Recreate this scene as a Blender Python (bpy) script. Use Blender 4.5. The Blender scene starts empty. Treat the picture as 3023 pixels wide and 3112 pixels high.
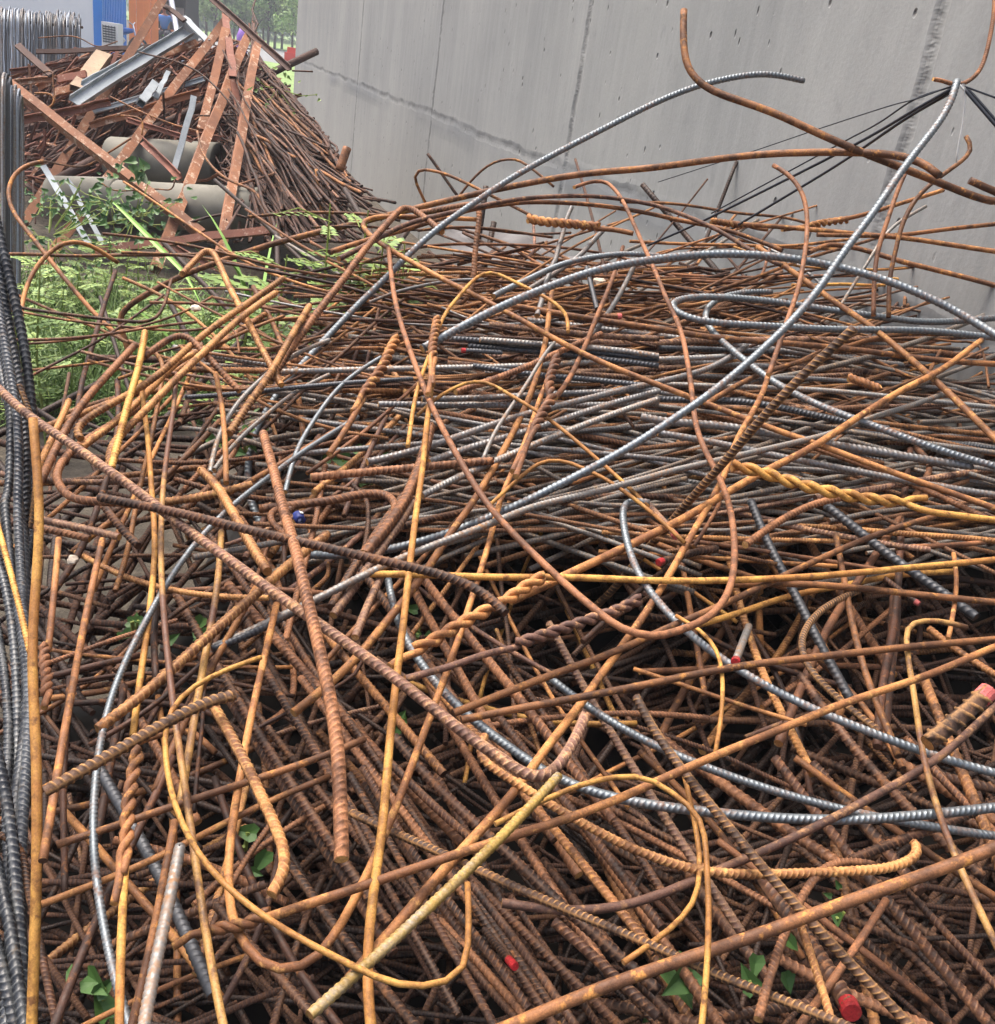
import bpy, math, random
import numpy as np
C = bpy.context
S = C.scene
rnd = random.Random(11)
R = math.radians

# ---------------------------------------------------------------- camera, world, sun, exposure
F_PX, CX, CY = 2950.0, 1511.5, 1556.0          # focal length and centre in pixels of the 3023 x 3112 photograph
PITCH, ROLL, CAM_Z = R(24.6), R(9.0), 1.6
fw = np.array([0, math.cos(PITCH), -math.sin(PITCH)])
up0 = np.array([0, math.sin(PITCH), math.cos(PITCH)])
rt0 = np.array([1.0, 0, 0])
XI = math.cos(ROLL) * rt0 + math.sin(ROLL) * up0
YI = -math.sin(ROLL) * rt0 + math.cos(ROLL) * up0
CAM = np.array([0, 0, CAM_Z])
cd = bpy.data.cameras.new('camera')
cam = bpy.data.objects.new('camera', cd)
S.collection.objects.link(cam)
from mathutils import Matrix, Vector
m = Matrix.Identity(4)
for i in range(3):
    m[i][0] = XI[i]; m[i][1] = YI[i]; m[i][2] = -fw[i]; m[i][3] = CAM[i]
cam.matrix_world = m
cd.sensor_fit = 'HORIZONTAL'
cd.sensor_width = 36.0
cd.lens = F_PX / 3023 * 36.0
cd.clip_start = 0.05
cd.clip_end = 2000
S.camera = cam

w = bpy.data.worlds.new('World')
S.world = w
w.use_nodes = True
nt = w.node_tree
sky = nt.nodes.new('ShaderNodeTexSky')
sky.sky_type = 'NISHITA'
sky.sun_disc = False
SUN_EL, SUN_AZ = R(66), R(300)
sky.sun_elevation = SUN_EL
sky.sun_rotation = SUN_AZ
sky.air_density = 1.0
sky.dust_density = 7.0
sky.ozone_density = 0.6
bg = nt.nodes['Background']
bg.inputs[1].default_value = 0.15
tcw = nt.nodes.new('ShaderNodeTexCoord')              # overcast: the zenith is brighter than the horizon
spw = nt.nodes.new('ShaderNodeSeparateXYZ')
nt.links.new(tcw.outputs['Generated'], spw.inputs[0])
mrw = nt.nodes.new('ShaderNodeMapRange')
for i_, v_ in ((1, 0.0), (2, 1.0), (3, .35), (4, 1.75)): mrw.inputs[i_].default_value = v_
nt.links.new(spw.outputs[2], mrw.inputs[0])
mxw = nt.nodes.new('ShaderNodeMix'); mxw.data_type = 'RGBA'; mxw.blend_type = 'MULTIPLY'
mxw.inputs[0].default_value = 1.0
nt.links.new(sky.outputs[0], mxw.inputs[6]); nt.links.new(mrw.outputs[0], mxw.inputs[7])
nt.links.new(mxw.outputs[2], bg.inputs[0])
sd = bpy.data.lights.new('sun', 'SUN')
sd.energy = 1.3
sd.angle = R(25)
sd.color = (1.0, 0.98, 0.95)
sun = bpy.data.objects.new('sun', sd)
S.collection.objects.link(sun)
sv = Vector((math.sin(SUN_AZ) * math.cos(SUN_EL), math.cos(SUN_AZ) * math.cos(SUN_EL), math.sin(SUN_EL)))
sun.rotation_euler = sv.to_track_quat('Z', 'Y').to_euler()
S.view_settings.view_transform = 'Standard'
S.view_settings.look = 'None'
S.view_settings.gamma = 1.0
S.view_settings.use_curve_mapping = False
S.view_settings.exposure = 1.0

# ---------------------------------------------------------------- projection helpers
CROPS = {'A1': (0, 0, 1.904), 'A2': (1000, 0, 1.904), 'A3': (2000, 0, 1.8612),
         'B1': (0, 750, 1.904), 'B2': (1000, 750, 1.904), 'B3': (2000, 750, 1.8612),
         'C1': (0, 1500, 1.904), 'C2': (1000, 1500, 1.904), 'C3': (2000, 1500, 1.8612),
         'D1': (0, 2300, 1.904), 'D2': (1000, 2300, 1.904), 'D3': (2000, 2300, 1.8612),
         'F': (0, 0, 1904 / 3023), 'P': (0, 0, 1.0)}


def pix(text):
    """'A1 10,20 30,40 B1 5,6' -> photograph pixels."""
    out, cr = [], CROPS['F']
    for tok in text.split():
        if tok in CROPS:
            cr = CROPS[tok]
        else:
            a, b = tok.split(',')
            out.append((cr[0] + float(a) / cr[2], cr[1] + float(b) / cr[2]))
    return out


def ray(px, py):
    return fw + XI * ((px - CX) / F_PX) - YI * ((py - CY) / F_PX)


SURF_A, SURF_B = 0.55, 0.22                      # top of the heap: z = A + B * y


def surf_depth(px, py, lift=0.0):
    d = ray(px, py)
    den = SURF_B * d[1] - d[2]
    t = (CAM_Z - SURF_A - lift) / den if den > 1e-3 else 9
    return max(0.5, min(t, 3.9))


def at_depth(px, py, d):
    return CAM + ray(px, py) * d


def at_dist(px, py, dist):
    """point on the pixel's ray at a horizontal distance"""
    d = ray(px, py)
    return CAM + d * (dist / math.hypot(d[0], d[1]))


def proj(p):
    d = np.array(p) - CAM
    z = d @ fw
    return CX + F_PX * (d @ XI) / z, CY - F_PX * (d @ YI) / z


def ground_at(px, dist, py=80):
    p = at_dist(px, py, dist)
    return np.array([p[0], p[1], 0.0])


# ---------------------------------------------------------------- object helpers
def tag(o, label=None, cat=None, group=None, kind=None):
    if label: o['label'] = label
    if cat: o['category'] = cat
    if group: o['group'] = group
    if kind: o['kind'] = kind
    return o


def link(name, me, mats, parent=None, loc=None):
    o = bpy.data.objects.new(name, me)
    S.collection.objects.link(o)
    if mats is not None:
        for mt in (mats if isinstance(mats, (list, tuple)) else [mats]):
            me.materials.append(mt)
    if loc is not None: o.location = loc
    if parent is not None: o.parent = parent
    return o


def empty(name, loc, rz=0, label=None, cat=None, group=None):
    o = bpy.data.objects.new(name, None)
    S.collection.objects.link(o)
    o.location = loc
    o.rotation_euler = (0, 0, rz)
    o.empty_display_size = 0.1
    return tag(o, label, cat, group)


class MB:
    """collects polygons, links them as one mesh object"""
    def __init__(s):
        s.v, s.f, s.mi = [], [], []

    def add(s, vs, fs, mi=0):
        b = len(s.v)
        s.v += [tuple(map(float, q)) for q in vs]
        s.f += [tuple(b + i for i in f) for f in fs]
        s.mi += [mi] * len(fs)
        return s

    def box(s, x0, x1, y0, y1, z0, z1, mi=0):
        vs = [(x, y, z) for z in (z0, z1) for y in (y0, y1) for x in (x0, x1)]
        return s.add(vs, [(0, 2, 3, 1), (4, 5, 7, 6), (0, 1, 5, 4), (2, 6, 7, 3), (0, 4, 6, 2), (1, 3, 7, 5)], mi)

    def tube(s, pts, rad, n=8, mi=0, cap=True):
        pts = np.array(pts, float)
        rad = np.broadcast_to(np.array(rad, float), (len(pts),))
        T = np.gradient(pts, axis=0)
        T /= np.linalg.norm(T, axis=1)[:, None] + 1e-12
        a = np.array([0, 0, 1.0]) if abs(T[0][2]) < .9 else np.array([1.0, 0, 0])
        vs, fs = [], []
        for i in range(len(pts)):
            a = a - T[i] * np.dot(a, T[i]); a /= np.linalg.norm(a) + 1e-12
            b = np.cross(T[i], a)
            for j in range(n):
                th = 2 * math.pi * j / n
                vs.append(pts[i] + rad[i] * (a * math.cos(th) + b * math.sin(th)))
        for i in range(len(pts) - 1):
            for j in range(n):
                k = (j + 1) % n
                fs.append((i * n + j, i * n + k, (i + 1) * n + k, (i + 1) * n + j))
        if cap:
            fs.append(tuple(range(n))[::-1]); fs.append(tuple((len(pts) - 1) * n + j for j in range(n)))
        return s.add(vs, fs, mi)

    def build(s, name, mats, parent=None, loc=None, smooth=False):
        me = bpy.data.meshes.new(name)
        me.from_pydata(s.v, [], s.f)
        if len(set(s.mi)) > 1: me.polygons.foreach_set('material_index', s.mi)
        if smooth: me.polygons.foreach_set('use_smooth', [True] * len(s.f))
        me.update()
        return link(name, me, mats, parent, loc)


# ---------------------------------------------------------------- materials
def srgb(r, g, b):
    f = lambda c: (c / 255 / 12.92) if c <= 10 else ((c / 255 + .055) / 1.055) ** 2.4
    return (f(r), f(g), f(b), 1)


def newmat(name):
    mt = bpy.data.materials.new(name)
    mt.use_nodes = True
    n = mt.node_tree
    return mt, n, n.nodes['Principled BSDF']


def node(n, t, **kw):
    q = n.nodes.new(t)
    for k, v in kw.items():
        if k.startswith('i_'):
            q.inputs[int(k[2:]) if k[2:].isdigit() else k[2:]].default_value = v
        else:
            setattr(q, k, v)
    return q


def L(n, a, b):
    n.links.new(a, b)


def coords(n, use='Object', rand=True, stretch=None):
    tc = node(n, 'ShaderNodeTexCoord')
    out = tc.outputs[use]
    if stretch:
        mp = node(n, 'ShaderNodeMapping')
        mp.inputs['Scale'].default_value = stretch
        L(n, out, mp.inputs[0]); out = mp.outputs[0]
    if rand:
        oi = node(n, 'ShaderNodeObjectInfo')
        mu = node(n, 'ShaderNodeMath', operation='MULTIPLY'); mu.inputs[1].default_value = 37.0
        L(n, oi.outputs['Random'], mu.inputs[0])
        ad = node(n, 'ShaderNodeVectorMath', operation='ADD')
        L(n, out, ad.inputs[0]); L(n, mu.outputs[0], ad.inputs[1])
        out = ad.outputs[0]
    return out


def noise(n, vec, scale, detail=4, rough=.6):
    q = node(n, 'ShaderNodeTexNoise')
    q.inputs['Scale'].default_value = scale; q.inputs['Detail'].default_value = detail
    q.inputs['Roughness'].default_value = rough
    L(n, vec, q.inputs['Vector'])
    return q.outputs['Fac']


def ramp(n, fac, lo, hi, a=0.0, b=1.0):
    q = node(n, 'ShaderNodeMapRange'); q.clamp = True
    q.inputs[1].default_value = lo; q.inputs[2].default_value = hi
    q.inputs[3].default_value = a; q.inputs[4].default_value = b
    L(n, fac, q.inputs[0])
    return q.outputs[0]


def mix(n, fac, a, b, blend='MIX'):
    q = node(n, 'ShaderNodeMix', data_type='RGBA', blend_type=blend)
    if isinstance(fac, float): q.inputs[0].default_value = fac
    else: L(n, fac, q.inputs[0])
    for s_, v in ((6, a), (7, b)):
        if isinstance(v, tuple): q.inputs[s_].default_value = v
        else: L(n, v, q.inputs[s_])
    return q.outputs[2]


def math_(n, op, a, b=None):
    q = node(n, 'ShaderNodeMath', operation=op)
    for i, v in ((0, a), (1, b)):
        if v is None: continue
        if isinstance(v, (int, float)): q.inputs[i].default_value = v
        else: L(n, v, q.inputs[i])
    return q.outputs[0]


def bump(n, bs, h, strength=.4, dist=.002):
    q = node(n, 'ShaderNodeBump')
    q.inputs['Strength'].default_value = strength; q.inputs['Distance'].default_value = dist
    L(n, h, q.inputs['Height']); L(n, q.outputs[0], bs.inputs['Normal'])


def vary(n, col, lo=.72, hi=1.25):
    oi = node(n, 'ShaderNodeObjectInfo')
    v = ramp(n, oi.outputs['Random'], 0, 1, lo, hi)
    h = node(n, 'ShaderNodeHueSaturation')
    L(n, col, h.inputs['Color']); L(n, v, h.inputs['Value'])
    return h.outputs[0]


def rust(name, c1, c2, c3, rib=None, ribf=.6, rough=.82, patch=8, spread=(.44, .57), speck=.62):
    mt, n, bs = newmat(name)
    v = coords(n)
    big = noise(n, v, patch, 5)
    col = mix(n, ramp(n, big, *spread), c1, c2)
    mid = noise(n, v, 70, 5, .65)
    col = mix(n, ramp(n, mid, speck - .07, speck + .05), col, c3)
    if rib:
        at = node(n, 'ShaderNodeAttribute', attribute_name='rib')
        col = mix(n, math_(n, 'MULTIPLY', at.outputs['Fac'], ribf), col, rib)
    fine = noise(n, v, 420, 3, .7)
    blot = noise(n, v, 26, 6, .7)
    col = mix(n, math_(n, 'MULTIPLY', ramp(n, blot, .5, .6), .85), col, tuple(x * .62 for x in c2[:3]) + (1,))
    col = mix(n, 1.0, col, mix(n, ramp(n, fine, .3, .7), (.62, .6, .6, 1), (1.2, 1.2, 1.2, 1)), 'MULTIPLY')
    L(n, vary(n, col), bs.inputs['Base Color'])
    bs.inputs['Roughness'].default_value = rough
    bs.inputs['Specular IOR Level'].default_value = .35
    L(n, ramp(n, mid, .35, .7, rough - .3, rough + .02), bs.inputs['Roughness'])
    bump(n, bs, math_(n, 'ADD', math_(n, 'MULTIPLY', mid, .6), math_(n, 'MULTIPLY', fine, .4)), .55, .0015)
    return mt


def steel(name, c, rustc, amount=.6, rough=.34, metal=.9):
    mt, n, bs = newmat(name)
    v = coords(n)
    a = noise(n, v, 16, 6, .7)
    b = noise(n, v, 130, 4, .7)
    k = math_(n, 'MULTIPLY', ramp(n, a, amount - .1, amount + .12), ramp(n, b, .42, .58))
    tone = mix(n, ramp(n, b, .3, .7), c, tuple(x * .72 for x in c[:3]) + (1,))
    L(n, vary(n, mix(n, k, tone, rustc), .85, 1.1), bs.inputs['Base Color'])
    L(n, ramp(n, k, 0, 1, metal, 0), bs.inputs['Metallic'])
    L(n, ramp(n, math_(n, 'ADD', k, math_(n, 'MULTIPLY', b, .4)), 0, 1, rough - .05, .8), bs.inputs['Roughness'])
    bump(n, bs, b, .25, .001)
    return mt


M = {}
M['o'] = rust('orange_rust', srgb(182, 126, 74), srgb(124, 82, 52), srgb(202, 154, 92), srgb(206, 160, 104))
M['b'] = rust('brown_rust', srgb(146, 99, 62), srgb(98, 66, 45), srgb(190, 134, 72), srgb(182, 132, 84))
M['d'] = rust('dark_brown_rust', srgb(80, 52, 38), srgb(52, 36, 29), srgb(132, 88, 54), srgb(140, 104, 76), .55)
M['m'] = rust('mauve_rust', srgb(126, 92, 76), srgb(92, 66, 56), srgb(172, 130, 92), srgb(174, 142, 112), .6, .84, 9, (.4, .6), .58)
M['y'] = rust('yellow_rust', srgb(204, 154, 78), srgb(168, 116, 60), srgb(122, 84, 50), srgb(214, 170, 98))
M['r'] = rust('red_rust', srgb(142, 97, 66), srgb(102, 69, 50), srgb(168, 114, 76), srgb(176, 126, 88))
M['t'] = rust('banded_rust', srgb(184, 142, 82), srgb(108, 76, 60), srgb(144, 98, 60), None, 0, .7, 5, (.46, .54))
M['p'] = rust('dark_bar_with_ochre_ribs', srgb(88, 64, 48), srgb(68, 50, 40), srgb(128, 90, 58), srgb(178, 134, 82), .75)
M['w'] = rust('grey_bar_with_yellow_rust', srgb(166, 160, 148), srgb(184, 150, 78), srgb(194, 160, 82), srgb(204, 174, 100), .6, .65, 7, (.42, .55), .56)
M['s'] = steel('clean_steel', (.22, .25, .268, 1), srgb(128, 90, 64), .58, .5, .75)
M['l'] = steel('pale_steel', (.30, .295, .28, 1), srgb(150, 112, 76), .52, .55, .7)
M['k'] = steel('dark_steel', (.095, .1, .108, 1), srgb(96, 70, 50), .66, .45, .6)
M['g'] = steel('grey_steel', (.24, .24, .238, 1), srgb(118, 90, 68), .52, .5, .7)
M['c'] = rust('dark_coil_steel', srgb(62, 67, 73), srgb(46, 50, 57), srgb(96, 82, 66), srgb(142, 145, 142), .42, .5, 5, (.4, .6), .66)  # pale rib colour paints in caught light as well as wear
M['cut'] = rust('cut_end_rust', srgb(206, 158, 96), srgb(176, 124, 70), srgb(220, 186, 130))
M['darkcut'] = rust('dark_cut_end', srgb(96, 66, 48), srgb(74, 52, 42), srgb(120, 84, 56))


def plain(name, c, rough=.6, metal=0, var=0.0, scale=20, spec=.4):
    mt, n, bs = newmat(name)
    bs.inputs['Roughness'].default_value = rough
    bs.inputs['Metallic'].default_value = metal
    bs.inputs['Specular IOR Level'].default_value = spec
    if var:
        v = coords(n)
        f = noise(n, v, scale, 5)
        col = mix(n, ramp(n, f, .3, .7), tuple(x * (1 - var) for x in c[:3]) + (1,), tuple(min(1, x * (1 + var)) for x in c[:3]) + (1,))
        L(n, col, bs.inputs['Base Color'])
    else:
        bs.inputs['Base Color'].default_value = c
    return mt


M['redpaint'] = rust('red_end_paint', srgb(190, 44, 48), srgb(160, 40, 42), srgb(120, 62, 50), speck=.6)
M['pinkpaint'] = rust('pink_end_paint', srgb(208, 108, 104), srgb(184, 92, 88), srgb(132, 84, 70), speck=.6)


# ---------------------------------------------------------------- bars
def smooth_path(P, sigma=.012):
    P = np.array(P, float)
    if len(P) > 2:
        Q = np.vstack([2 * P[0] - P[1], P, 2 * P[-1] - P[-2]])
        out = []
        for i in range(1, len(Q) - 2):
            p0, p1, p2, p3 = Q[i - 1], Q[i], Q[i + 1], Q[i + 2]
            for t in np.linspace(0, 1, 14, endpoint=False):
                out.append(.5 * ((2 * p1) + (p2 - p0) * t + (2 * p0 - 5 * p1 + 4 * p2 - p3) * t * t + (3 * p1 - p0 - 3 * p2 + p3) * t ** 3))
        out.append(P[-1])
        P = np.array(out)
    P = resample(P, .006)
    n = len(P)
    k = int(min(3 * sigma / .006, n // 3))
    if k >= 1 and sigma > 0:
        g = np.exp(-.5 * (np.arange(-k, k + 1) * .006 / sigma) ** 2); g /= g.sum()
        pad = np.vstack([2 * P[0] - P[k:0:-1], P, 2 * P[-1] - P[-2:-k - 2:-1]])
        P = np.stack([np.convolve(pad[:, c], g, 'valid') for c in range(3)], 1)
    return P


def ease(P, light=.012, heavy=.05):
    """smooth long runs strongly and tight bends only a little"""
    a = smooth_path(P, light)
    n = len(a)
    k = int(min(3 * heavy / .006, n // 2 - 1))
    if k < 3: return a
    g = np.exp(-.5 * (np.arange(-k, k + 1) * .006 / heavy) ** 2); g /= g.sum()
    pad = np.vstack([2 * a[0] - a[k:0:-1], a, 2 * a[-1] - a[-2:-k - 2:-1]])
    b = np.stack([np.convolve(pad[:, c], g, 'valid') for c in range(3)], 1)
    d = np.linalg.norm(a - b, axis=1)
    w_ = np.clip((d - .004) / .006, 0, 1)
    k2 = min(15, n // 3)
    w_ = np.convolve(np.pad(w_, k2, mode='edge'), np.ones(2 * k2 + 1) / (2 * k2 + 1), 'valid')
    return b + (a - b) * w_[:, None]


def arclen(P):
    return np.concatenate([[0], np.cumsum(np.linalg.norm(np.diff(P, axis=0), axis=1))])


def resample(P, step):
    s = arclen(P)
    n = max(2, int(round(s[-1] / step)) + 1)
    t = np.linspace(0, s[-1], n)
    return np.stack([np.interp(t, s, P[:, c]) for c in range(3)], 1)


def frames(P, rot=0.0):
    T = np.gradient(P, axis=0)
    T /= np.linalg.norm(T, axis=1)[:, None] + 1e-12
    a = np.array([math.cos(rot) * .3, math.sin(rot), math.cos(rot)])
    if abs(np.dot(a / np.linalg.norm(a), T[0])) > .95: a = np.array([1.0, .2, 0])
    A = np.empty_like(P)
    for i in range(len(P)):
        a = a - T[i] * (a @ T[i])
        a = a / (math.sqrt(a @ a) + 1e-12)
        A[i] = a
    return T, A


def tube_arrays(P, r, sides, ribbed=False, rot=0.0, pitch=None, ribh=.066, slant=.55, wob=0.0, step=.02):
    """rings along a path -> verts (n*sides,3), rib attribute, ring count"""
    Tc, Ac = frames(P, rot)
    s = arclen(P)
    if ribbed:
        pitch = pitch or 1.25 * r
        nr = max(8, int(s[-1] / pitch) * 4)
        nr = nr // 4 * 4
        t = (np.arange(nr // 4)[:, None] + np.array([.0, .64, .74, .88])[None]).ravel() * (s[-1] / (nr // 4 - .12))
        t[-1] = s[-1]
        pat = np.tile([0, 0, 1, 1], nr // 4).astype(float)
        pat[:2] = 0; pat[-2:] = 0
    else:
        nr = max(3, int(s[-1] / step))
        t = np.linspace(0, s[-1], nr)
        pat = np.zeros(nr)
    it = lambda V: np.stack([np.interp(t, s, V[:, c]) for c in range(3)], 1)
    Q, T, A = it(P), it(Tc), it(Ac)
    T /= np.linalg.norm(T, axis=1)[:, None]
    A -= T * (A * T).sum(1)[:, None]; A /= np.linalg.norm(A, axis=1)[:, None]
    B = np.cross(T, A)
    th = np.arange(sides) * 2 * math.pi / sides
    hat = np.clip(np.abs(np.sin(th)) * 1.5 - .1, 0, 1)
    rad = np.full((nr, sides), r * (1 - .35 * ribh))
    off = np.zeros((nr, sides))
    att = np.zeros((nr, sides))
    if ribbed:
        rad += pat[:, None] * hat[None] * r * ribh * 2
        lng = (np.abs(np.sin(th)) < .2)
        rad[:, lng] += r * ribh * 1.6
        off = np.broadcast_to(slant * r * np.cos(th), (nr, sides)).copy()
        off[:2] = 0; off[-2:] = 0
        att = pat[:, None] * hat[None] + lng[None] * .7
    if wob:
        rad *= 1 + wob * np.random.RandomState(int(1e6 * r) % 9999 + nr).randn(nr, 1)
    V = Q[:, None] + rad[..., None] * (np.cos(th)[None, :, None] * A[:, None] + np.sin(th)[None, :, None] * B[:, None]) + off[..., None] * T[:, None]
    return V.reshape(-1, 3), att.reshape(-1), nr, t


def mesh_tubes(name, tubes, caps_mi=1):
    """tubes: list of (V, att, nr, sides, material index) -> one mesh"""
    vs, at, quads, qmi, caps, cmi, b = [], [], [], [], [], [], 0
    for V, a, nr, n, mi, cm in tubes:
        vs.append(V); at.append(a)
        i = np.arange(nr - 1)[:, None] * n; j = np.arange(n)[None]; k = (j + 1) % n
        q = np.stack([i + j, i + k, i + n + k, i + n + j], -1).reshape(-1, 4) + b
        quads.append(q); qmi.append(np.full(len(q), mi))
        caps.append(np.arange(n)[::-1] + b); caps.append(np.arange(n) + b + (nr - 1) * n)
        cmi += [cm, cm]
        b += nr * n
    V = np.concatenate(vs); A = np.concatenate(at); Q = np.concatenate(quads); QM = np.concatenate(qmi)
    me = bpy.data.meshes.new(name)
    me.vertices.add(len(V)); me.vertices.foreach_set('co', V.astype(np.float32).ravel())
    nl = Q.size + sum(len(c) for c in caps)
    me.loops.add(nl)
    me.loops.foreach_set('vertex_index', np.concatenate([Q.ravel()] + caps).astype(np.int32))
    npoly = len(Q) + len(caps)
    me.polygons.add(npoly)
    starts = np.concatenate([np.arange(len(Q)) * 4, Q.size + np.cumsum([0] + [len(c) for c in caps])[:-1]])
    me.polygons.foreach_set('loop_start', starts.astype(np.int32))
    me.polygons.foreach_set('material_index', np.concatenate([QM, cmi]).astype(np.int32))
    me.polygons.foreach_set('use_smooth', np.concatenate([np.ones(len(Q), bool), np.zeros(len(caps), bool)]))
    me.update(calc_edges=True)
    if A.any():
        la = me.attributes.new('rib', 'FLOAT', 'POINT')
        la.data.foreach_set('value', A.astype(np.float32))
    return me


def bar(name, P, dia, mat, ribbed, label, cat, group=None, sides=None, sigma=.012, cut='cut', big=1.0):
    P = ease(P, sigma)
    r = dia / 2
    s_ = arclen(P)
    if s_[-1] > .25:                               # the slight kinks of handled bar
        k_ = [sum(rnd.gauss(0, 1) * np.sin(s_ * 6.283 / rnd.uniform(.25, .8) + rnd.uniform(0, 6.3)) for _ in range(3)) for _ in range(3)]
        P = P + 0.0006 * (1 + r / .006) * .5 * np.stack(k_, 1)
    c = P.mean(0)
    V, a, nr, t = tube_arrays(P - c, r, sides or (10 if ribbed else 12), ribbed, rnd.uniform(0, 6.28), ribh=.066 * big, pitch=1.3 * r, wob=0 if ribbed else .008)
    me = mesh_tubes(name, [(V, a, nr, sides or (10 if ribbed else 12), 0, 1)])
    o = link(name, me, [M[mat], M[cut]], None, c)
    return tag(o, label, cat, group)


def twist(name, P, dia, mat, label, turns, cat='twisted rods', group=None, tail0=None, tail1=None):
    """two strands wound round one another along a path"""
    P = resample(smooth_path(P, .01), .004)
    c = P.mean(0)
    T, A = frames(P)
    B = np.cross(T, A)
    r = dia / 2
    ph = np.linspace(0, 2 * math.pi * turns, len(P))
    ts = []
    for k, tl in ((0, tail0), (1, tail1)):
        q = P + r * 1.0 * (np.cos(ph + k * math.pi)[:, None] * A + np.sin(ph + k * math.pi)[:, None] * B)
        if tl is not None: q = np.vstack([q, smooth_path(np.vstack([q[-1], tl]), .01)[3:]])
        q = smooth_path(resample(q, .005), .0012)
        V, a, nr, t = tube_arrays(q - c, r, 10, step=.006)
        ts.append((V, a, nr, 10, 0, 1))
    return tag(link(name, mesh_tubes(name, ts), [M[mat], M['cut']], None, c), label, cat, group)


def unproject(px, lift=None, depth=None):
    """traced pixels -> points on (or above) the heap; lift / depth lists are spread evenly along the trace"""
    px = [list(p) for p in px]
    for e, i in ((0, 1), (-1, -2)):               # a bar that leaves the frame goes on beyond it
        x, y = px[e]
        if x < 14 or x > 3009 or y < 14 or y > 3098:
            dx, dy = x - px[i][0], y - px[i][1]
            l_ = math.hypot(dx, dy) + 1e-6
            k_ = 420 if x > 3009 else 170
            px[e] = [x + dx / l_ * k_, y + dy / l_ * k_]
    s = np.concatenate([[0], np.cumsum([math.dist(a, b) for a, b in zip(px, px[1:])])])
    s = s / s[-1]
    out = []
    lf = lift or [0.0]
    for (x, y), u in zip(px, s):
        l_ = float(np.interp(u, np.linspace(0, 1, len(lf)), lf)) if len(lf) > 1 else lf[0]
        d = surf_depth(x, y, l_)
        if depth:
            d = 1 / float(np.interp(u, np.linspace(0, 1, len(depth)), [1 / q for q in depth]))
        out.append(at_depth(x, y, d))
    return out
# ---------------------------------------------------------------- ground, road, verge, far hills
def soil_mat():
    mt, n, bs = newmat('soil')
    v = coords(n, rand=False)
    a = noise(n, v, 1.2, 6); b = noise(n, v, 18, 6, .7)
    col = mix(n, ramp(n, a, .35, .65), srgb(68, 60, 50), srgb(56, 52, 43))
    col = mix(n, ramp(n, b, .4, .7), col, srgb(92, 84, 72))
    L(n, col, bs.inputs['Base Color']); bs.inputs['Roughness'].default_value = .95
    bump(n, bs, b, .8, .03)
    return mt


g = MB()
N_ = 40
xs = np.concatenate([[-900, -300, -100], np.linspace(-30, 15, 46), [60, 300, 900]])
ys = np.concatenate([[-300, -40], np.linspace(-6, 40, 47), [80, 200, 1200]])
rs = np.random.RandomState(2)
for y in ys:
    for x in xs:
        g.v.append((x, y, (rs.rand() - .5) * .06 if -30 <= x <= 15 and -6 <= y <= 40 else -.02))
nx = len(xs)
for j in range(len(ys) - 1):
    for i in range(nx - 1):
        g.f.append((j * nx + i, j * nx + i + 1, (j + 1) * nx + i + 1, (j + 1) * nx + i))
g.mi = [0] * len(g.f)
tag(g.build('ground', soil_mat(), smooth=True), kind='structure')


def sheet(name, pts, z, mat, kind='structure'):
    mb = MB().add([(p[0], p[1], z) for p in pts], [tuple(range(len(pts)))])
    return tag(mb.build(name, mat), kind=kind)


M['grassgreen'] = plain('verge_grass', srgb(116, 140, 80), .9, 0, .35, 2.0)
M['road'] = plain('road_asphalt', srgb(120, 122, 122), .9, 0, .12, 1.5)
sheet('road', [ground_at(560, 55), ground_at(1100, 50), ground_at(1100, 78), ground_at(560, 92)], .05, M['road'])
sheet('verge', [ground_at(690, 26), ground_at(1100, 24), ground_at(1100, 49.5), ground_at(700, 54)], .052, M['grassgreen'])
sheet('far_verge', [ground_at(480, 94), ground_at(1100, 79), ground_at(1300, 240), ground_at(200, 260)], .048, M['grassgreen'])
hl = MB()
hx = np.linspace(-260, 160, 60)
for i, x in enumerate(hx):
    hh = 24 + 7 * math.sin(i * .35) + 5 * math.sin(i * .9 + 1) + rs.rand() * 3
    hl.v += [(x, 260, -1), (x, 268, hh * .6), (x, 300, hh), (x, 380, -1)]
for i in range(len(hx) - 1):
    for k in range(3):
        a = i * 4 + k
        hl.f.append((a, a + 4, a + 5, a + 1))
hl.mi = [0] * len(hl.f)
tag(hl.build('hills', plain('hill_green', srgb(96, 120, 96), 1, 0, .4, .12), smooth=True), kind='structure')

# ---------------------------------------------------------------- the concrete wall
WP = np.array([-1.0, 8.9]); WA = R(20.2)
WD = np.array([-math.sin(WA), math.cos(WA)])         # along the wall, away from the viewer
WN = np.array([-WD[1], WD[0]]) * 1.0                  # towards the heap
if WN @ (np.array([0, 0]) - WP) < 0: WN = -WN


def on_wall(px, py, off=0.0):
    d = ray(px, py)
    t = ((WP + WN * off) - CAM[:2]) @ WN / (d[:2] @ WN)
    p = CAM + d * t
    return (p[:2] - WP) @ WD, p[2]                    # distance along, height


def wall_pt(s, z, off=0.0):
    q = WP + WD * s + WN * off
    return np.array([q[0], q[1], z])


S_END = on_wall(900, 100)[0]
seams = [np.mean([on_wall(*p)[0] for p in pix(t)]) for t in
         ('A2 215,0 130,800', 'A2 680,0 590,660 540,1120', 'A2 1530,0 1400,690', 'A3 1610,0 1480,550 1380,830')] + [-10.2]
zj = [on_wall(*p)[1] for p in pix('A2 150,505 560,665 1300,920 1904,1120')]
print('wall end', S_END, 'seams', seams, 'joint', zj)
ZJ = float(np.mean(zj))
WH, S0 = 5.2, -13.5


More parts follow.
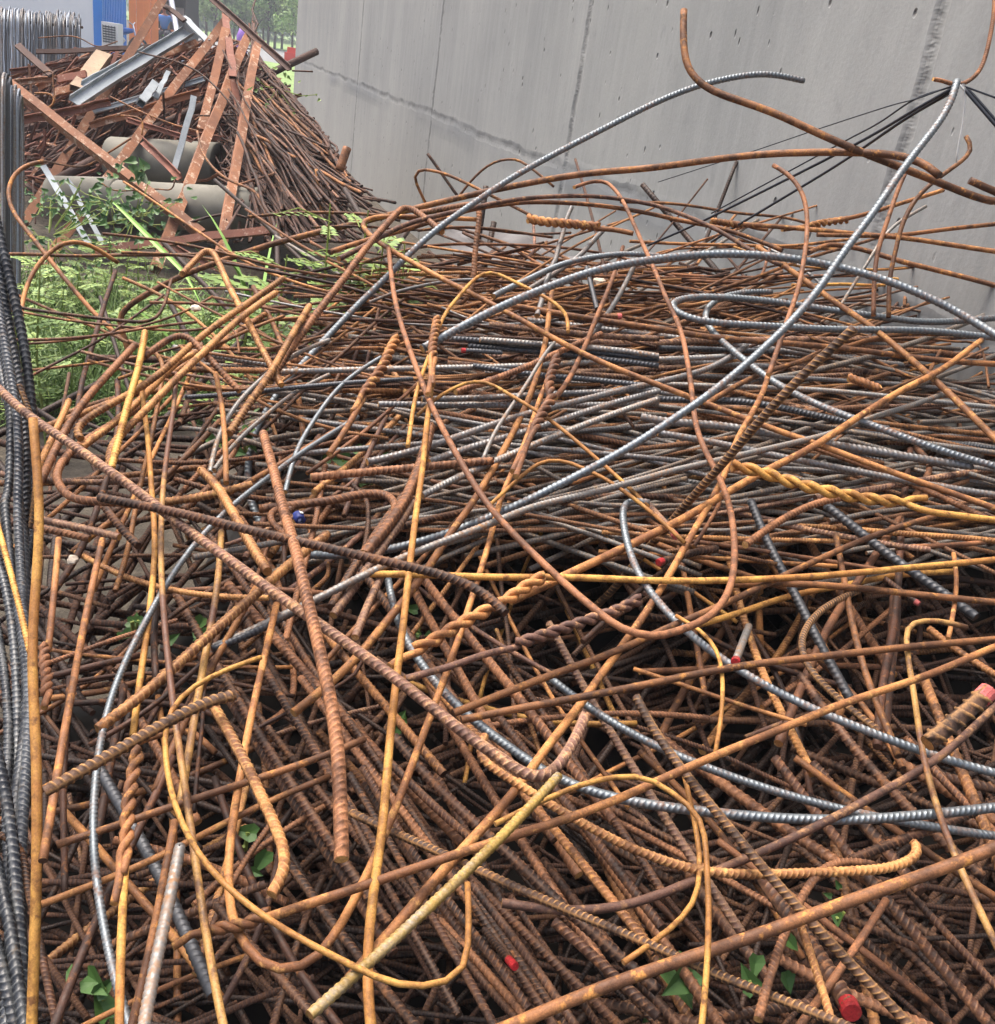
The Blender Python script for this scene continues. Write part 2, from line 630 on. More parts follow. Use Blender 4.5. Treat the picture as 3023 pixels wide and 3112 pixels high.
def wall_mat():
    mt, n, bs = newmat('cast_concrete')
    tc = node(n, 'ShaderNodeTexCoord')
    v = tc.outputs['Object']                          # x along the wall, z up
    sp = node(n, 'ShaderNodeSeparateXYZ'); L(n, v, sp.inputs[0])
    X, Z = math_(n, 'MULTIPLY', sp.outputs[0], -1.0), sp.outputs[2]

    def st(sx, sz):
        mp = node(n, 'ShaderNodeMapping'); mp.inputs['Scale'].default_value = (sx, 1, sz)
        L(n, v, mp.inputs[0]); return mp.outputs[0]
    cloud = noise(n, st(.9, .5), 1.3, 6, .6)
    streak = noise(n, st(9, .55), 1.6, 6, .65)
    streak2 = noise(n, st(26, 1.6), 1.0, 4, .6)
    fine = noise(n, v, 70, 4, .7)
    col = mix(n, ramp(n, cloud, .32, .68), srgb(130, 133, 133), srgb(152, 154, 152))
    col = mix(n, ramp(n, streak, .45, .7, 0, .38), col, srgb(164, 166, 165))
    col = mix(n, ramp(n, streak2, .56, .72, 0, .22), col, srgb(104, 107, 110))
    col = mix(n, ramp(n, fine, .35, .65, .0, .18), col, srgb(104, 102, 100))
    # warm lime bleeding below the joint
    low = ramp(n, Z, ZJ - .9, ZJ + .25, 1, 0)
    col = mix(n, math_(n, 'MULTIPLY', low, .45), col, srgb(154, 153, 147))
    # tie holes and bug holes
    pit = ramp(n, noise(n, st(5, 3), 3.0, 5, .6), .57, .7, 0, .3)
    col = mix(n, pit, col, srgb(108, 110, 112))
    vo = node(n, 'ShaderNodeTexVoronoi'); vo.inputs['Scale'].default_value = 1
    L(n, st(8.5, 6.0), vo.inputs['Vector'])
    sel = node(n, 'ShaderNodeSeparateColor'); L(n, vo.outputs['Color'], sel.inputs[0])
    hole = math_(n, 'MULTIPLY', ramp(n, vo.outputs['Distance'], .05, .1, 1, 0), ramp(n, sel.outputs[0], .45, .5))
    vo2 = node(n, 'ShaderNodeTexVoronoi'); vo2.inputs['Scale'].default_value = 1
    L(n, st(22, 9), vo2.inputs['Vector'])
    sel2 = node(n, 'ShaderNodeSeparateColor'); L(n, vo2.outputs['Color'], sel2.inputs[0])
    hole2 = math_(n, 'MULTIPLY', ramp(n, vo2.outputs['Distance'], .06, .17, 1, 0), ramp(n, sel2.outputs[0], .84, .87))
    holes = math_(n, 'MAXIMUM', hole, hole2)
    col = mix(n, math_(n, 'MULTIPLY', holes, .9), col, srgb(70, 68, 68))
    # formwork seams
    wob = math_(n, 'MULTIPLY', math_(n, 'SUBTRACT', noise(n, st(.3, 1.6), 1.5, 5), .5), .10)
    gap = noise(n, st(1, 3.0), 1.3, 5, .7)
    seam = None
    for i, s_ in enumerate(seams):
        d_ = math_(n, 'ABSOLUTE', math_(n, 'ADD', math_(n, 'SUBTRACT', X, s_), wob))
        wd = (.05, .045, .045, .035, .03)[i]
        k = math_(n, 'MULTIPLY', ramp(n, d_, wd * .25, wd, 1, 0), ramp(n, gap, .36, .56, .25, 1))
        seam = k if seam is None else math_(n, 'MAXIMUM', seam, k)
    col = mix(n, math_(n, 'MULTIPLY', seam, .62), col, srgb(72, 73, 75))
    # the pour joint with its smear of mortar
    wz = math_(n, 'MULTIPLY', math_(n, 'SUBTRACT', noise(n, st(1.1, .3), 1.2, 6, .7), .5), .14)
    dz = math_(n, 'ADD', math_(n, 'SUBTRACT', Z, ZJ), wz)
    core = math_(n, 'MULTIPLY', ramp(n, math_(n, 'ABSOLUTE', dz), .008, .035, 1, 0), ramp(n, noise(n, st(2.5, 2.5), 1.2, 5), .36, .6, .2, 1))
    smear = math_(n, 'MULTIPLY', ramp(n, math_(n, 'ABSOLUTE', math_(n, 'ADD', dz, .05)), .03, .11, 1, 0), ramp(n, noise(n, st(.5, .5), 1.1, 4), .42, .6))
    col = mix(n, math_(n, 'MULTIPLY', smear, .75), col, srgb(118, 122, 125))
    col = mix(n, math_(n, 'MULTIPLY', core, .6), col, srgb(84, 86, 88))
    L(n, col, bs.inputs['Base Color'])
    bs.inputs['Roughness'].default_value = .78
    bs.inputs['Specular IOR Level'].default_value = .35
    h = math_(n, 'ADD', math_(n, 'MULTIPLY', fine, .08), math_(n, 'MULTIPLY', cloud, .35))
    for k_, a_ in ((holes, -.9), (seam, -.9), (core, -.4), (smear, .4)):
        h = math_(n, 'ADD', h, math_(n, 'MULTIPLY', k_, a_))
    bump(n, bs, h, .6, .02)
    return mt


wb = MB()
# built in wall coordinates: x along, y into the wall, z up; a slight batter at the free end and a chamfered edge
Lw, ch = S_END - S0, .05
prof = [(-x, y) for x, y in [(S0, 0), (S_END - ch, 0), (S_END, ch), (S_END, 1.6), (S0, 1.6)]][::-1]
wb.add([(x, y, z) for z in (-.2, WH) for x, y in prof], [(0, 1, 6, 5), (1, 2, 7, 6), (2, 3, 8, 7), (3, 4, 9, 8), (4, 0, 5, 9), (4, 3, 2, 1, 0), (5, 6, 7, 8, 9)])
wall = wb.build('concrete_wall', wall_mat())
mw = Matrix.Identity(4)
for i in range(2):
    mw[i][0] = -WD[i]; mw[i][1] = -WN[i]; mw[i][3] = WP[i]
wall.matrix_world = mw
tag(wall, 'huge grey cast concrete wall with dark formwork seams and a sloping pour joint', 'wall')

# a rust-brown starter hook, the cables knotted on it and a white string
def strand(name, tr, d, dia, mat, label, cat, group=None, n=8):
    P = smooth_path(unproject(pix(tr), None, d), .01)
    c = P.mean(0)
    o = MB().tube(resample(P, .02) - c, dia / 2, n).build(name, mat, None, c, True)
    return tag(o, label, cat, group)


M['cable'] = plain('black_cable', srgb(38, 42, 50), .45)
M['string'] = plain('white_string', srgb(214, 214, 210), .8)
bar('steel_rod', unproject(pix('A3 1900,-60 1904,20 1890,130 1862,320 1830,400 1790,450 1725,488 1660,492 1610,455 1555,447'), None, [2.2, 2.05, 2.0]),
    .0085, 'r', True, 'dark red rod hanging in at top right, hooked through the cable knot', 'steel rod', sides=8)
for tr, d, dia, lb in (
        ('A3 1668,488 1450,562 1240,700 1000,828 300,1207', [1.98, 2.5, 2.9], .0042, 'uppermost of the three thick black cables strung to the knot'),
        ('A3 1665,500 1450,622 1080,835 290,1232 -60,1390', [1.98, 2.5, 2.9], .007, 'middle thick black cable strung from the heap to the knot'),
        ('A3 1672,515 1400,672 1000,942 470,1262 300,1370', [1.98, 2.5, 2.9], .007, 'lowest black cable strung from the heap to the knot'),
        ('A3 1655,488 1460,560 1300,602 900,732 500,868 0,1030', [1.98, 2.5, 3.0], .003, 'thinnest grey line running far left from the knot along the wall'),
        ('A3 1715,478 1760,500 1904,552', [1.98, 1.9], .004, 'thin black cable leaving the knot to the right edge'),
        ('A3 1712,482 1800,585 1904,705', [1.98, 1.9], .007, 'black cable falling to the right edge, nearer of a pair'),
        ('A3 1722,480 1815,575 1904,678', [2.0, 1.92], .006, 'black cable falling to the right edge, behind its twin')):
    strand('cable', tr, d, dia, M['cable'], lb, 'cable', 'black cables tied at the knot')
strand('string', 'A3 1700,475 1728,480 1735,520 1722,700 1700,800 1685,922', [1.97, 2.02], .0035, M['string'], 'white string dangling from the cable knot', 'string')
# ---------------------------------------------------------------- coils of bar hanging at the left
COIL = '''
c 16|1.75,1.7|outermost dark bar of the near left coil, curving away behind|F 4,470 25,560 45,650 58,740 67,830 71,930 64,1010 48,1090
c 15|1.75,1.7|second dark bar of the near left coil beside the outermost|F -4,500 14,600 31,700 47,800 57,900 57,1000 48,1090
c 16|1.7,1.5,1.2,1.0|grey bar of the near left coil running its whole height|B1 0,365 40,602 78,802 105,1002 108,1302 92,1500 C1 100,150 122,402 135,702 165,1002 172,1302 160,1500 D1 140,202 122,502 112,802 130,1202 108,1546
c 16|1.7,1.5,1.2,1.0|dark bar of the near left coil bulging out at mid height|B1 0,500 30,700 60,900 70,1200 50,1480 C1 20,0 45,252 75,502 120,752 152,1002 150,1252 130,1502 D1 80,150 70,400 90,800 60,1200 40,1546
c 17|1.5,1.25,1.05|shiny bar of the near left coil low at the left edge|C1 -10,402 40,602 80,852 105,1102 105,1402 98,1523 D1 70,102 95,352 100,602 120,902 125,1252 95,1546
c 17|1.45,1.2,1.0|dark bar of the near left coil hugging the left edge|C1 -10,850 28,1052 55,1302 52,1523 D1 30,202 48,502 60,802 70,1100 85,1546
c 20|1.2,1.1,1.0|grey bar of the near left coil starting at the edge near the bottom|D1 -14,0 38,202 75,402 92,702 118,1002 140,1300 150,1546
c 20|1.15,1.05,.98|shiny bar of the near left coil crossing the bottom left corner|D1 -14,650 38,852 78,1102 108,1402 130,1546
c 21|1.1,1.0|dark bar of the near left coil cutting the very corner|D1 -14,1120 40,1302 85,1546
y 10|1.55,1.4,1.3|yellow rusted bar crossing over the dark coil at the left edge|C1 -10,200 40,372 100,602 148,782 178,920
c 15|1.75,1.6,1.4|dark bar behind the front ones of the near left coil|B1 0,700 50,900 85,1100 95,1400 C1 110,50 150,300 155,500 150,800 150,1000
c 15|1.8,1.7,1.6|grey bar at the top of the near left coil|B1 -10,60 15,200 40,402 75,602 110,802 140,1002 150,1302 C1 160,0 140,200 120,400
c 15|1.82,1.75|dark bar slanting from the top edge of the near left coil|B1 0,120 25,300 55,500 90,700 125,900 160,1150 165,1480
'''
for line in COIL.strip().split('\n'):
    spec, dd, label, tr = line.split('|')
    mt, wf = spec.split()
    dd = [float(q) for q in dd.split(',')]
    dm = float(np.mean(dd))
    bar('rebar', unproject(pix(tr), None, dd), float(wf) * 1.5877 * dm / F_PX * 1.1, mt, True, label, 'rebar', sides=10, big=1.1, cut='darkcut')
bar('rebar', unproject(pix('B1 110,800 160,900 200,980 212,1150 215,1400 C1 205,60 180,200'), None, [1.6, 1.55]), .0095, 'p', True,
    'rusty ribbed bar edging the near left coil', 'rebar', sides=10)

r_ = np.random.RandomState(5)


def hung(x, ytop, ybot, d, dia, mat, dx, label, cat, group, back=.35):
    """a bar bent over like a hairpin: front leg, bend, rear leg"""
    P = []
    for u in np.linspace(1, 0, 6): P.append(at_depth(x + r_.randn() * 1.2, ybot + (ytop + 26 - ybot) * (1 - u), d))
    for a in (50, 90, 130):
        P.append(at_depth(x + dx * (1 - math.cos(R(a))) / 2, ytop + 26 - 26 * math.sin(R(a)), d + back * (1 - math.cos(R(a))) / 2))
    for u in (.15, .5, 1): P.append(at_depth(x + dx + r_.randn() * 1.5, ytop + 26 + (ybot - ytop) * u, d + back))
    P = [q for q in P if q[2] > .02]
    P = smooth_path(P, .03)
    c = P.mean(0)
    V, a, nr, t = tube_arrays(resample(P, .05) - c, dia / 2, 6)
    P2 = resample(P, .05)
    Tc, Ac = frames(P2); B = np.cross(Tc, Ac)
    th = np.arange(6) * math.pi / 3
    V = (P2 - c)[:, None] + dia / 2 * (np.cos(th)[None, :, None] * Ac[:, None] + np.sin(th)[None, :, None] * B[:, None])
    me = mesh_tubes('bent_rod', [(V.reshape(-1, 3), np.zeros(len(P2) * 6), len(P2), 6, 0, 0)])
    return tag(link('bent_rod', me, [mat], None, c), label, cat, group)


M['bluegrey'] = steel('blue_grey_wire_rod', (.33, .37, .42, 1), srgb(120, 104, 92), .7, .5, .6)
for i in range(15):
    u = i / 14
    hung((8 + u * 52), 222 + u * 78 + r_.randn() * 6, 1250, 3.6 + .25 * u, .0105, [M['k'], M['k'], M['g'], M['bluegrey']][r_.randint(4)], 9,
         'dark bent-over bar of the tall hanging coil at the left edge', 'bent rod', 'dark bars of the tall hanging coil at left', .2)
for i in range(84):
    u = (i + r_.rand() * .6) / 84
    x = -6 + u * 252
    hung(x, 28 + 22 * u + r_.randn() * 6 + (6 if i % 19 == 0 else 0), 225 + r_.rand() * 30, 9.0 + .4 * u + r_.rand() * .25, 0.0105,
         [M['bluegrey'], M['bluegrey'], M['g'], M['k']][r_.randint(4)], 5 + r_.randn() * 3,
         'thin blue-grey rod draped like a hairpin before the white cabin', 'bent rod', 'blue-grey rods draped in a row before the cabin', .4)
P0, P1 = at_depth(-20, 58, 9.25), at_depth(252, 84, 9.65)
tag(MB().tube([P0, (P0 + P1) / 2, P1], .012, 8).build('support_rail', M['d'], None, None, True), 'rusty rail holding up the row of draped blue-grey rods', 'rail')

# ---------------------------------------------------------------- the scrap heap behind the weeds
def pole(name, A, B, prof, mat, label, cat, upv=(0, 0, 1), closed_end=None, group=None):
    """extrude a profile from A to B; prof = list of loops (outer, optional inner)"""
    A, B = np.array(A, float), np.array(B, float)
    c = (A + B) / 2
    T = (B - A) / np.linalg.norm(B - A)
    U = np.array(upv, float); U -= T * (U @ T); U /= np.linalg.norm(U)
    W = np.cross(T, U)
    mb = MB()
    outer = prof[0]; n = len(outer)
    nseg = 6
    js = np.random.RandomState(int(abs(A[0] * 991)) % 9999)
    vs = []
    for k in range(nseg + 1):
        o_ = A + (B - A) * k / nseg - c + (U * js.randn() + W * js.randn()) * .003
        vs += [o_ + W * x + U * y for x, y in outer]
    fs = [(k * n + j, k * n + (j + 1) % n, (k + 1) * n + (j + 1) % n, (k + 1) * n + j) for k in range(nseg) for j in range(n)]
    if len(prof) > 1:
        inner = prof[1]
        b = len(vs)
        vs += [A - c + W * x + U * y for x, y in inner] + [B - c + W * x + U * y for x, y in inner]
        e = nseg * n
        for j in range(n):
            k = (j + 1) % n
            fs += [(j, b + j, b + k, k), (e + j, e + k, b + n + k, b + n + j), (b + j, b + n + j, b + n + k, b + k)]
    else:
        fs += [tuple(range(n))[::-1], tuple(range(nseg * n, nseg * n + n))]
    mb.add(vs, fs)
    o = mb.build(name, mat, None, c)
    return tag(o, label, cat, group)


def sq(a, b=None, t=.005):
    b = b or a
    return [[(-a / 2, -b / 2), (a / 2, -b / 2), (a / 2, b / 2), (-a / 2, b / 2)],
            [(-a / 2 + t, -b / 2 + t), (a / 2 - t, -b / 2 + t), (a / 2 - t, b / 2 - t), (-a / 2 + t, b / 2 - t)]]


def ang(a, t=.007):
    return [[(0, 0), (a, 0), (a, t), (t, t), (t, a), (0, a)]]


def chan(a, b, t=.005):
    return [[(-a / 2, 0), (a / 2, 0), (a / 2, b), (a / 2 - t, b), (a / 2 - t, t), (-a / 2 + t, t), (-a / 2 + t, b), (-a / 2, b)]]


def beam_mat(name, c1, c2, fleck, amount=.6):
    mt, n, bs = newmat(name)
    v = coords(n)
    col = mix(n, ramp(n, noise(n, v, 3.5, 6, .7), .38, .62), c1, c2)
    fl = noise(n, v, 24, 6, .75)
    msk = math_(n, 'MULTIPLY', ramp(n, fl, amount - .03, amount + .04), ramp(n, noise(n, v, 3, 3), .38, .58))
    col = mix(n, msk, col, fleck)
    col = mix(n, 1.0, col, mix(n, noise(n, v, 160, 3), (.7, .7, .7, 1), (1.2, 1.2, 1.2, 1)), 'MULTIPLY')
    L(n, vary(n, col, .8, 1.15), bs.inputs['Base Color'])
    bs.inputs['Roughness'].default_value = .85
    bump(n, bs, fl, .4, .003)
    return mt


M['bo'] = beam_mat('orange_beam', srgb(166, 114, 82), srgb(130, 90, 68), srgb(202, 178, 154), .57)
M['bb'] = beam_mat('brown_beam', srgb(136, 88, 70), srgb(112, 72, 60), srgb(184, 160, 140), .6)
M['bd'] = beam_mat('dark_beam', srgb(94, 70, 60), srgb(76, 58, 52), srgb(140, 116, 96), .64)
M['galv'] = beam_mat('galvanised_sheet', srgb(158, 165, 168), srgb(132, 140, 145), srgb(150, 120, 96), .68)
M['palewood'] = beam_mat('pale_plank', srgb(166, 146, 120), srgb(142, 122, 102), srgb(142, 108, 84), .62)
M['browntrim'] = M['bd']
Z_ = (0, 0, 1)
BEAMS = '''
square_tube|bo|sq|55|8.3,6.9|orange square tube with peeling pale paint, leftmost of the leaning four|A1 945,-12 140,1290
square_tube|bo|sq|58|8.2,6.2|orange-brown square tube leaning in the middle of the scrap heap|A1 1318,98 240,1540
square_tube|bo|sq|60|7.8,5.9|orange square tube third of the leaning four, rusted clean|A1 1432,212 895,1560
square_tube|bo|sq|52|7.6,5.8|orange-brown square tube, rightmost and most upright of the four|A1 1482,262 1275,1470
angle_beam|bo|sq|62|6.4,6.1|long brown angle iron sloping across in front of the leaning tubes|A1 50,485 1170,1360
flat_tube|bb|flat|46|5.75,5.6|brown flat tube lying level along the foot of the scrap heap|A1 550,1448 1558,1332
angle_beam|bb|ang|46|6.3,6.5|short red-brown angle iron laid over the long one at left|A1 112,692 634,588
angle_beam|bd|ang|38|8.2,7.4|dark brown beam slanting down from the top edge to the right|A1 1195,-40 1690,405
flat_bar|bb|flat|40|8.0,7.0|thin brown flat bar standing crooked behind the right tubes|A1 1300,80 1350,450
flat_bar|bb|flat|38|7.3,7.0|brown flat bar slanting down between the right tubes|A1 1345,430 1422,872
flat_bar|bo|flat|48|7.6,7.2|orange flat plate standing behind the third leaning tube|A1 1308,170 1165,750
angle_beam|bo|ang|42|7.3,7.4|orange-brown angle iron crossing behind the first two tubes|A1 520,722 1155,528
flat_tube|bd|flat|38|7.2,7.0|dark tube with an open end sticking up at far left|A1 98,262 300,438
flat_tube|bd|flat|26|8.2,8.4|long dark flat beam lying level before the air conditioner|A1 210,305 1000,262
angle_beam|bb|ang|30|8.3,8.4|brown angle lying level on top of the scrap heap|A1 60,412 540,345
flat_tube|bo|flat|42|7.6,7.6|orange tube end showing under the pale plank|A1 320,540 480,490
flat_tube|bb|flat|44|7.6,7.6|short brown tube with an open square end at left|A1 335,462 500,430
angle_beam|bo|ang|34|7.8,7.6|orange strip lying low at the left of the scrap heap|A1 70,480 340,455
angle_beam|bo|ang|38|7.9,7.8|orange angle iron pointing up right behind the pale plank|A1 220,500 470,400
angle_beam|bb|ang|28|7.2,7.1|brown beam lying under the round pipe at right|A1 960,720 1510,862
angle_beam|bb|ang|46|6.9,6.6|brown beam dropping from the heap to the concrete pipe|A1 840,820 1060,1030
angle_beam|bb|ang|30|7.2,7.0|narrow brown beam lying beside the dropping one|A1 740,690 1120,810
flat_tube|bo|flat|38|8.2,8.3|weathered beam pointing to the far top of the scrap heap|A1 930,330 1140,245
angle_beam|bb|ang|40|5.9,5.7|brown beam end half hidden by weeds below the flat tube|A1 950,1395 1290,1560
angle_beam|bb|ang|28|6.8,6.8|dark brown tube end at the left edge of the scrap heap|A1 140,905 235,900
channel|galv|pan|72|8.3,7.1|big bent galvanised channel shining in the scrap heap|A1 1085,188 430,600
channel|galv|pan|64|8.2,7.3|pale folded sheet behind the galvanised channel|A1 850,305 500,510
plank|palewood|flat|86|8.0,7.5|pale stained plank tilted behind the leftmost tube|A1 600,318 450,522
square_tube|galv|sq|52|7.1,6.8|short whitish square tube with open end in mid heap|A1 890,488 815,600
channel|galv|pan|30|7.7,7.3|long grey channel under the short whitish tube|A1 1180,462 540,650
flat_bar|galv|flat|26|7.3,7.1|pale narrow bar leaning beside the short whitish tube|A1 972,415 900,572
flat_bar|galv|flat|34|7.0,6.8|grey strut standing before the upper concrete pipe|A1 1125,560 1010,980
flat_bar|galv|flat|34|6.4,6.1|pale strip leaning in the weeds, left of two|A1 250,960 520,1420
flat_bar|galv|flat|26|6.4,6.1|pale strip leaning in the weeds, right of two|A1 390,1040 600,1420
flat_bar|galv|flat|34|8.3,7.9|grey flat bar near the top of the scrap heap|A1 1062,100 1200,240
flat_bar|bd|flat|28|8.4,8.2|rusty bar from the kiosk down to the heap top|A1 935,20 1070,120
'''
for line in BEAMS.strip().split('\n'):
    nm, mt, pf, wpx, dd, label, tr = line.split('|')
    d0, d1 = [float(q) for q in dd.split(',')]
    (xa, ya), (xb, yb) = pix(tr)
    A, B = at_depth(xa, ya, d0), at_depth(xb, yb, d1)
    wm = float(wpx) / 1.904 * (d0 + d1) / 2 / F_PX
    pr = {'sq': sq(wm * .85), 'ang': ang(wm * .75), 'flat': sq(wm, wm * .45, .004), 'pan': chan(wm, wm * .4)}[pf]
    up = np.array([.25, -.75, .55]) if pf != 'sq' else np.array([.5, -.6, .5])
    pole(nm, A, B, pr, M[mt], label, {'channel': 'metal channel', 'plank': 'plank'}.get(nm, 'metal beam'), up)
P = np.array([at_depth(*p, d) for p, d in zip(pix('A1 330,1040 620,868 900,722 1250,565 1600,405 1832,298'), (7.0, 7.25, 7.6, 7.9, 8.2, 8.4))])
c = P.mean(0)
Pp = np.array([P[0] + (P[-1] - P[0]) * u for u in np.linspace(0, 1, 12)]) * .5 + resample(P, .01)[np.linspace(0, len(resample(P, .01)) - 1, 12).astype(int)] * .5
tag(MB().tube(Pp - c, .03, 16).build('steel_pipe', M['bd'], None, c, True), 'long round grey-brown pipe lying slantwise through the scrap heap', 'pipe')

M['pipecon'] = plain('concrete_pipe', srgb(120, 118, 108), .9, 0, .28, 4)


def big_pipe(tr, d0, d1, rad, label, n=32):
    (xa, ya), (xb, yb) = pix(tr)
    A, B = at_depth(xa, ya, d0), at_depth(xb, yb, d1)
    c = (A + B) / 2
    T = B - A; T /= np.linalg.norm(T)
    U = np.array([0, 0, 1.0]); U -= T * (U @ T); U /= np.linalg.norm(U)
    W = np.cross(T, U)
    mb = MB()
    prof = [(A, rad * .5), (A, rad - .008), (A + T * .008, rad)] + [(A + (B - A) * u, rad) for u in (.2, .4, .6, .8)] + [(B - T * .008, rad), (B, rad - .008), (B, rad * .5), (B - T * .06, rad * .45), (A + T * .06, rad * .45)]
    vs = []
    for q, r in prof:
        vs += [q - c + r * (math.cos(2 * math.pi * j / n) * U + math.sin(2 * math.pi * j / n) * W) for j in range(n)]
    K = len(prof)
    mb.add(vs, [(k * n + j, k * n + (j + 1) % n, ((k + 1) % K) * n + (j + 1) % n, ((k + 1) % K) * n + j) for k in range(K) for j in range(n)])
    return tag(mb.build('concrete_pipe', M['pipecon'], None, c, True), label, 'concrete pipe')


big_pipe('A1 690,1175 1515,1225', 6.6, 6.4, .15, 'pale concrete pipe in front, its broken end to the right')
big_pipe('A1 300,1150 684,1160', 6.62, 6.61, .15, 'concrete pipe piece half sunk in the weeds at left')
big_pipe('A1 650,930 1270,965', 7.3, 7.2, .17, 'dark upper concrete pipe behind the leaning tubes')

# dark rods sliding down from the scrap heap to the foot of the wall
for i in range(62):
    u = r_.rand()
    x0, y0 = 700 + r_.rand() * 140 + r_.randn() * 25, 240 + r_.rand() * 190
    a = R(r_.normal(52, 11)); h = r_.uniform(150, 420)
    pts = []
    for t in np.linspace(0, 1, 7):
        x, y = x0 + math.cos(a) * h * t + r_.randn() * 3, y0 + math.sin(a) * h * t + r_.randn() * 3
        pts.append((x, min(y, 735)))
    pts = [(min(x, np.interp(y, [170, 294, 420, 546, 614, 735], [770, 880, 985, 1060, 1190, 1260]) + r_.randn() * 7), y) for x, y in pts]
    d0 = 7.5 + r_.randn() * .15
    P = [at_depth(x, y, max(4.6, d0 - (y - 240) / 500 * 2.2)) for x, y in pts]
    P = [q for q in P if q[2] > .02]
    if len(P) < 3: continue
    bar('steel_rod', P, r_.uniform(.014, .024), 'dddmdb'[r_.randint(6)], False, 'thin dark brown rod in the sheaf sliding down to the wall foot', 'steel rod', 'dark rods sliding down to the wall foot', sides=6, sigma=.02, cut='darkcut')
for tr, d, mt, w_, lb, in (
        ('A1 1600,1000 1480,1040 1370,1070', [6.2, 6.3], 'r', .016, 'rusty rod with red tip pointing right before the sheaf'),
        ('A1 1290,290 1450,640 1700,960 1800,1060', [7.2, 6.4], 'd', .013, 'thin rod slanting down right across the last tube'),
        ('A1 800,300 1100,390 1300,560 1600,950 1700,1050', [7.4, 6.6], 'd', .013, 'long thin bent rod draped over the scrap heap'),
        ('A1 1080,670 1500,668', [7.2, 7.1], 'd', .012, 'thin rod lying level behind the leaning tubes'),
        ('A1 640,560 800,640 1000,720 1150,760', [7.3, 7.1], 'b', .013, 'thin brown rod falling right over the orange angle'),
        ('A1 1140,760 1180,900 1300,1030 1480,1110 1540,1230 1640,1380', [6.5, 5.6], 'b', .017, 'brown rod sagging in a curve past the pipe end'),
        ('A1 200,540 290,535 320,580 300,620 240,640', [6.6], 'o', .014, 'orange bent stirrup lying at the left of the scrap heap'),
        ('A1 250,420 310,400 305,480 320,580', [6.8], 'b', .013, 'bent brown rod beside the open dark tube'),
        ('A1 700,670 820,680 830,720 820,780', [6.7], 'o', .013, 'orange hooked rod below the leaning tubes'),
        ('A1 250,930 480,970 600,900 760,800', [6.4], 'b', .014, 'thin brown rod dipping over the round pipe'),
        ('A1 220,220 440,210 560,275 680,240', [8.3], 'b', .011, 'thin brown rod zigzag over the draped wires'),
        ('A1 590,1060 660,1110 900,1090 1000,1110 1010,1040', [6.2], 'b', .010, 'thin brown wire looping before the pale pipe'),
        ('A1 1060,1300 1250,1245 1400,1245 1560,1340', [6.1], 'd', .018, 'dark ribbed rod arched over the foot of the last tube'),
        ('A1 1690,410 1810,415', [6.9], 'd', .013, 'dark rod poking right from the sheaf toward the wall'),
        ('A1 1830,980 1850,1180 1870,1260', [6.0], 'o', .022, 'orange rod standing short before the wall'),
        ('A2 105,855 60,985', [5.9], 'r', .055, 'thick rusty tube propped against the wall foot'),
        ('A2 570,890 740,1130', [4.9], 'd', .016, 'dark rod leaning on the wall beyond the crest')):
    bar('steel_rod', unproject(pix(tr), None, d), w_, mt, False, lb, 'steel rod', sides=8, sigma=.03, cut='darkcut')

# the loose scrap nobody could count
sc = MB()
for i in range(2300):
    px = r_.uniform(20, 800)
    top = np.interp(px, [0, 250, 560, 680, 740, 860], [240, 185, 150, 120, 150, 270])
    py = top + (r_.rand() ** 1.1) * (560 - top if px < 560 else 640 - top)
    d = 8.9 + r_.rand() * .6 - (py - 150) / 520 * 2.2
    p = at_depth(px, py, d)
    if p[2] < .05: continue
    a = r_.normal(.1, .55)
    L_ = r_.uniform(.2, .7) * (1 if px < 640 else .6)
    dr = XI * math.cos(a) + YI * math.sin(a) * .8 + fw * r_.uniform(-.6, .6)
    dr /= np.linalg.norm(dr)
    q = p + dr * L_
    if q[2] < .03: continue
    qx, qy = proj(q)
    if qy < np.interp(qx, [0, 250, 430, 560, 680, 740, 860], [225, 165, 150, 150, 110, 140, 260]) - 14: continue
    if r_.rand() < .3:                             # strips and angle offcuts
        s_ = np.cross(dr, r_.randn(3)); s_ /= np.linalg.norm(s_)
        w_ = r_.uniform(.02, .05); u_ = np.cross(dr, s_) * w_
        s_ = s_ * w_
        sc.add([p, p + s_, p + s_ + u_ * .12, p + u_ * .12, q, q + s_, q + s_ + u_ * .12, q + u_ * .12],
               [(0, 1, 2, 3), (7, 6, 5, 4), (0, 4, 5, 1), (1, 5, 6, 2), (2, 6, 7, 3), (3, 7, 4, 0)], r_.randint(3))
    else:
        sc.tube([p, (p + q) / 2 + r_.randn(3) * .05, q], r_.uniform(.005, .013), 5, [0, 1, 1, 2, 2, 2, 2][r_.randint(7)])
tag(sc.build('scrap_heap', [M['bo'], M['bb'], M['bd']], None, None, False), 'loose rusty rods and offcuts filling the scrap heap', 'scrap metal', kind='stuff')
sf = MB()
for i in range(560):
    x0, y0 = 690 + r_.rand() * 190 + r_.randn() * 20, 215 + r_.rand() * 330
    if y0 < 215 + max(0, (x0 - 760)) * 1.1: y0 += 90
    a = R(r_.normal(48, 24)) if r_.rand() < .72 else R(r_.normal(-15, 25)); h = r_.uniform(130, 420)
    pts = [(x0 + math.cos(a) * h * t, min(735, y0 + math.sin(a) * h * t + 16 * math.sin(3 * t))) for t in np.linspace(0, 1, 8)]
    pts = [(min(x, np.interp(y, [170, 294, 420, 546, 614, 735], [770, 880, 985, 1060, 1190, 1260]) + r_.randn() * 7), y) for x, y in pts]
    d0 = 7.75 + abs(r_.randn()) * .25
    P = [at_depth(x, y, max(4.7, d0 - (y - 240) / 500 * 2.2)) for x, y in pts]
    P = [q for q in P if q[2] > .02]
    if len(P) >= 3: sf.tube(P, r_.uniform(.006, .011), 5, [0, 1, 1][r_.randint(3)])
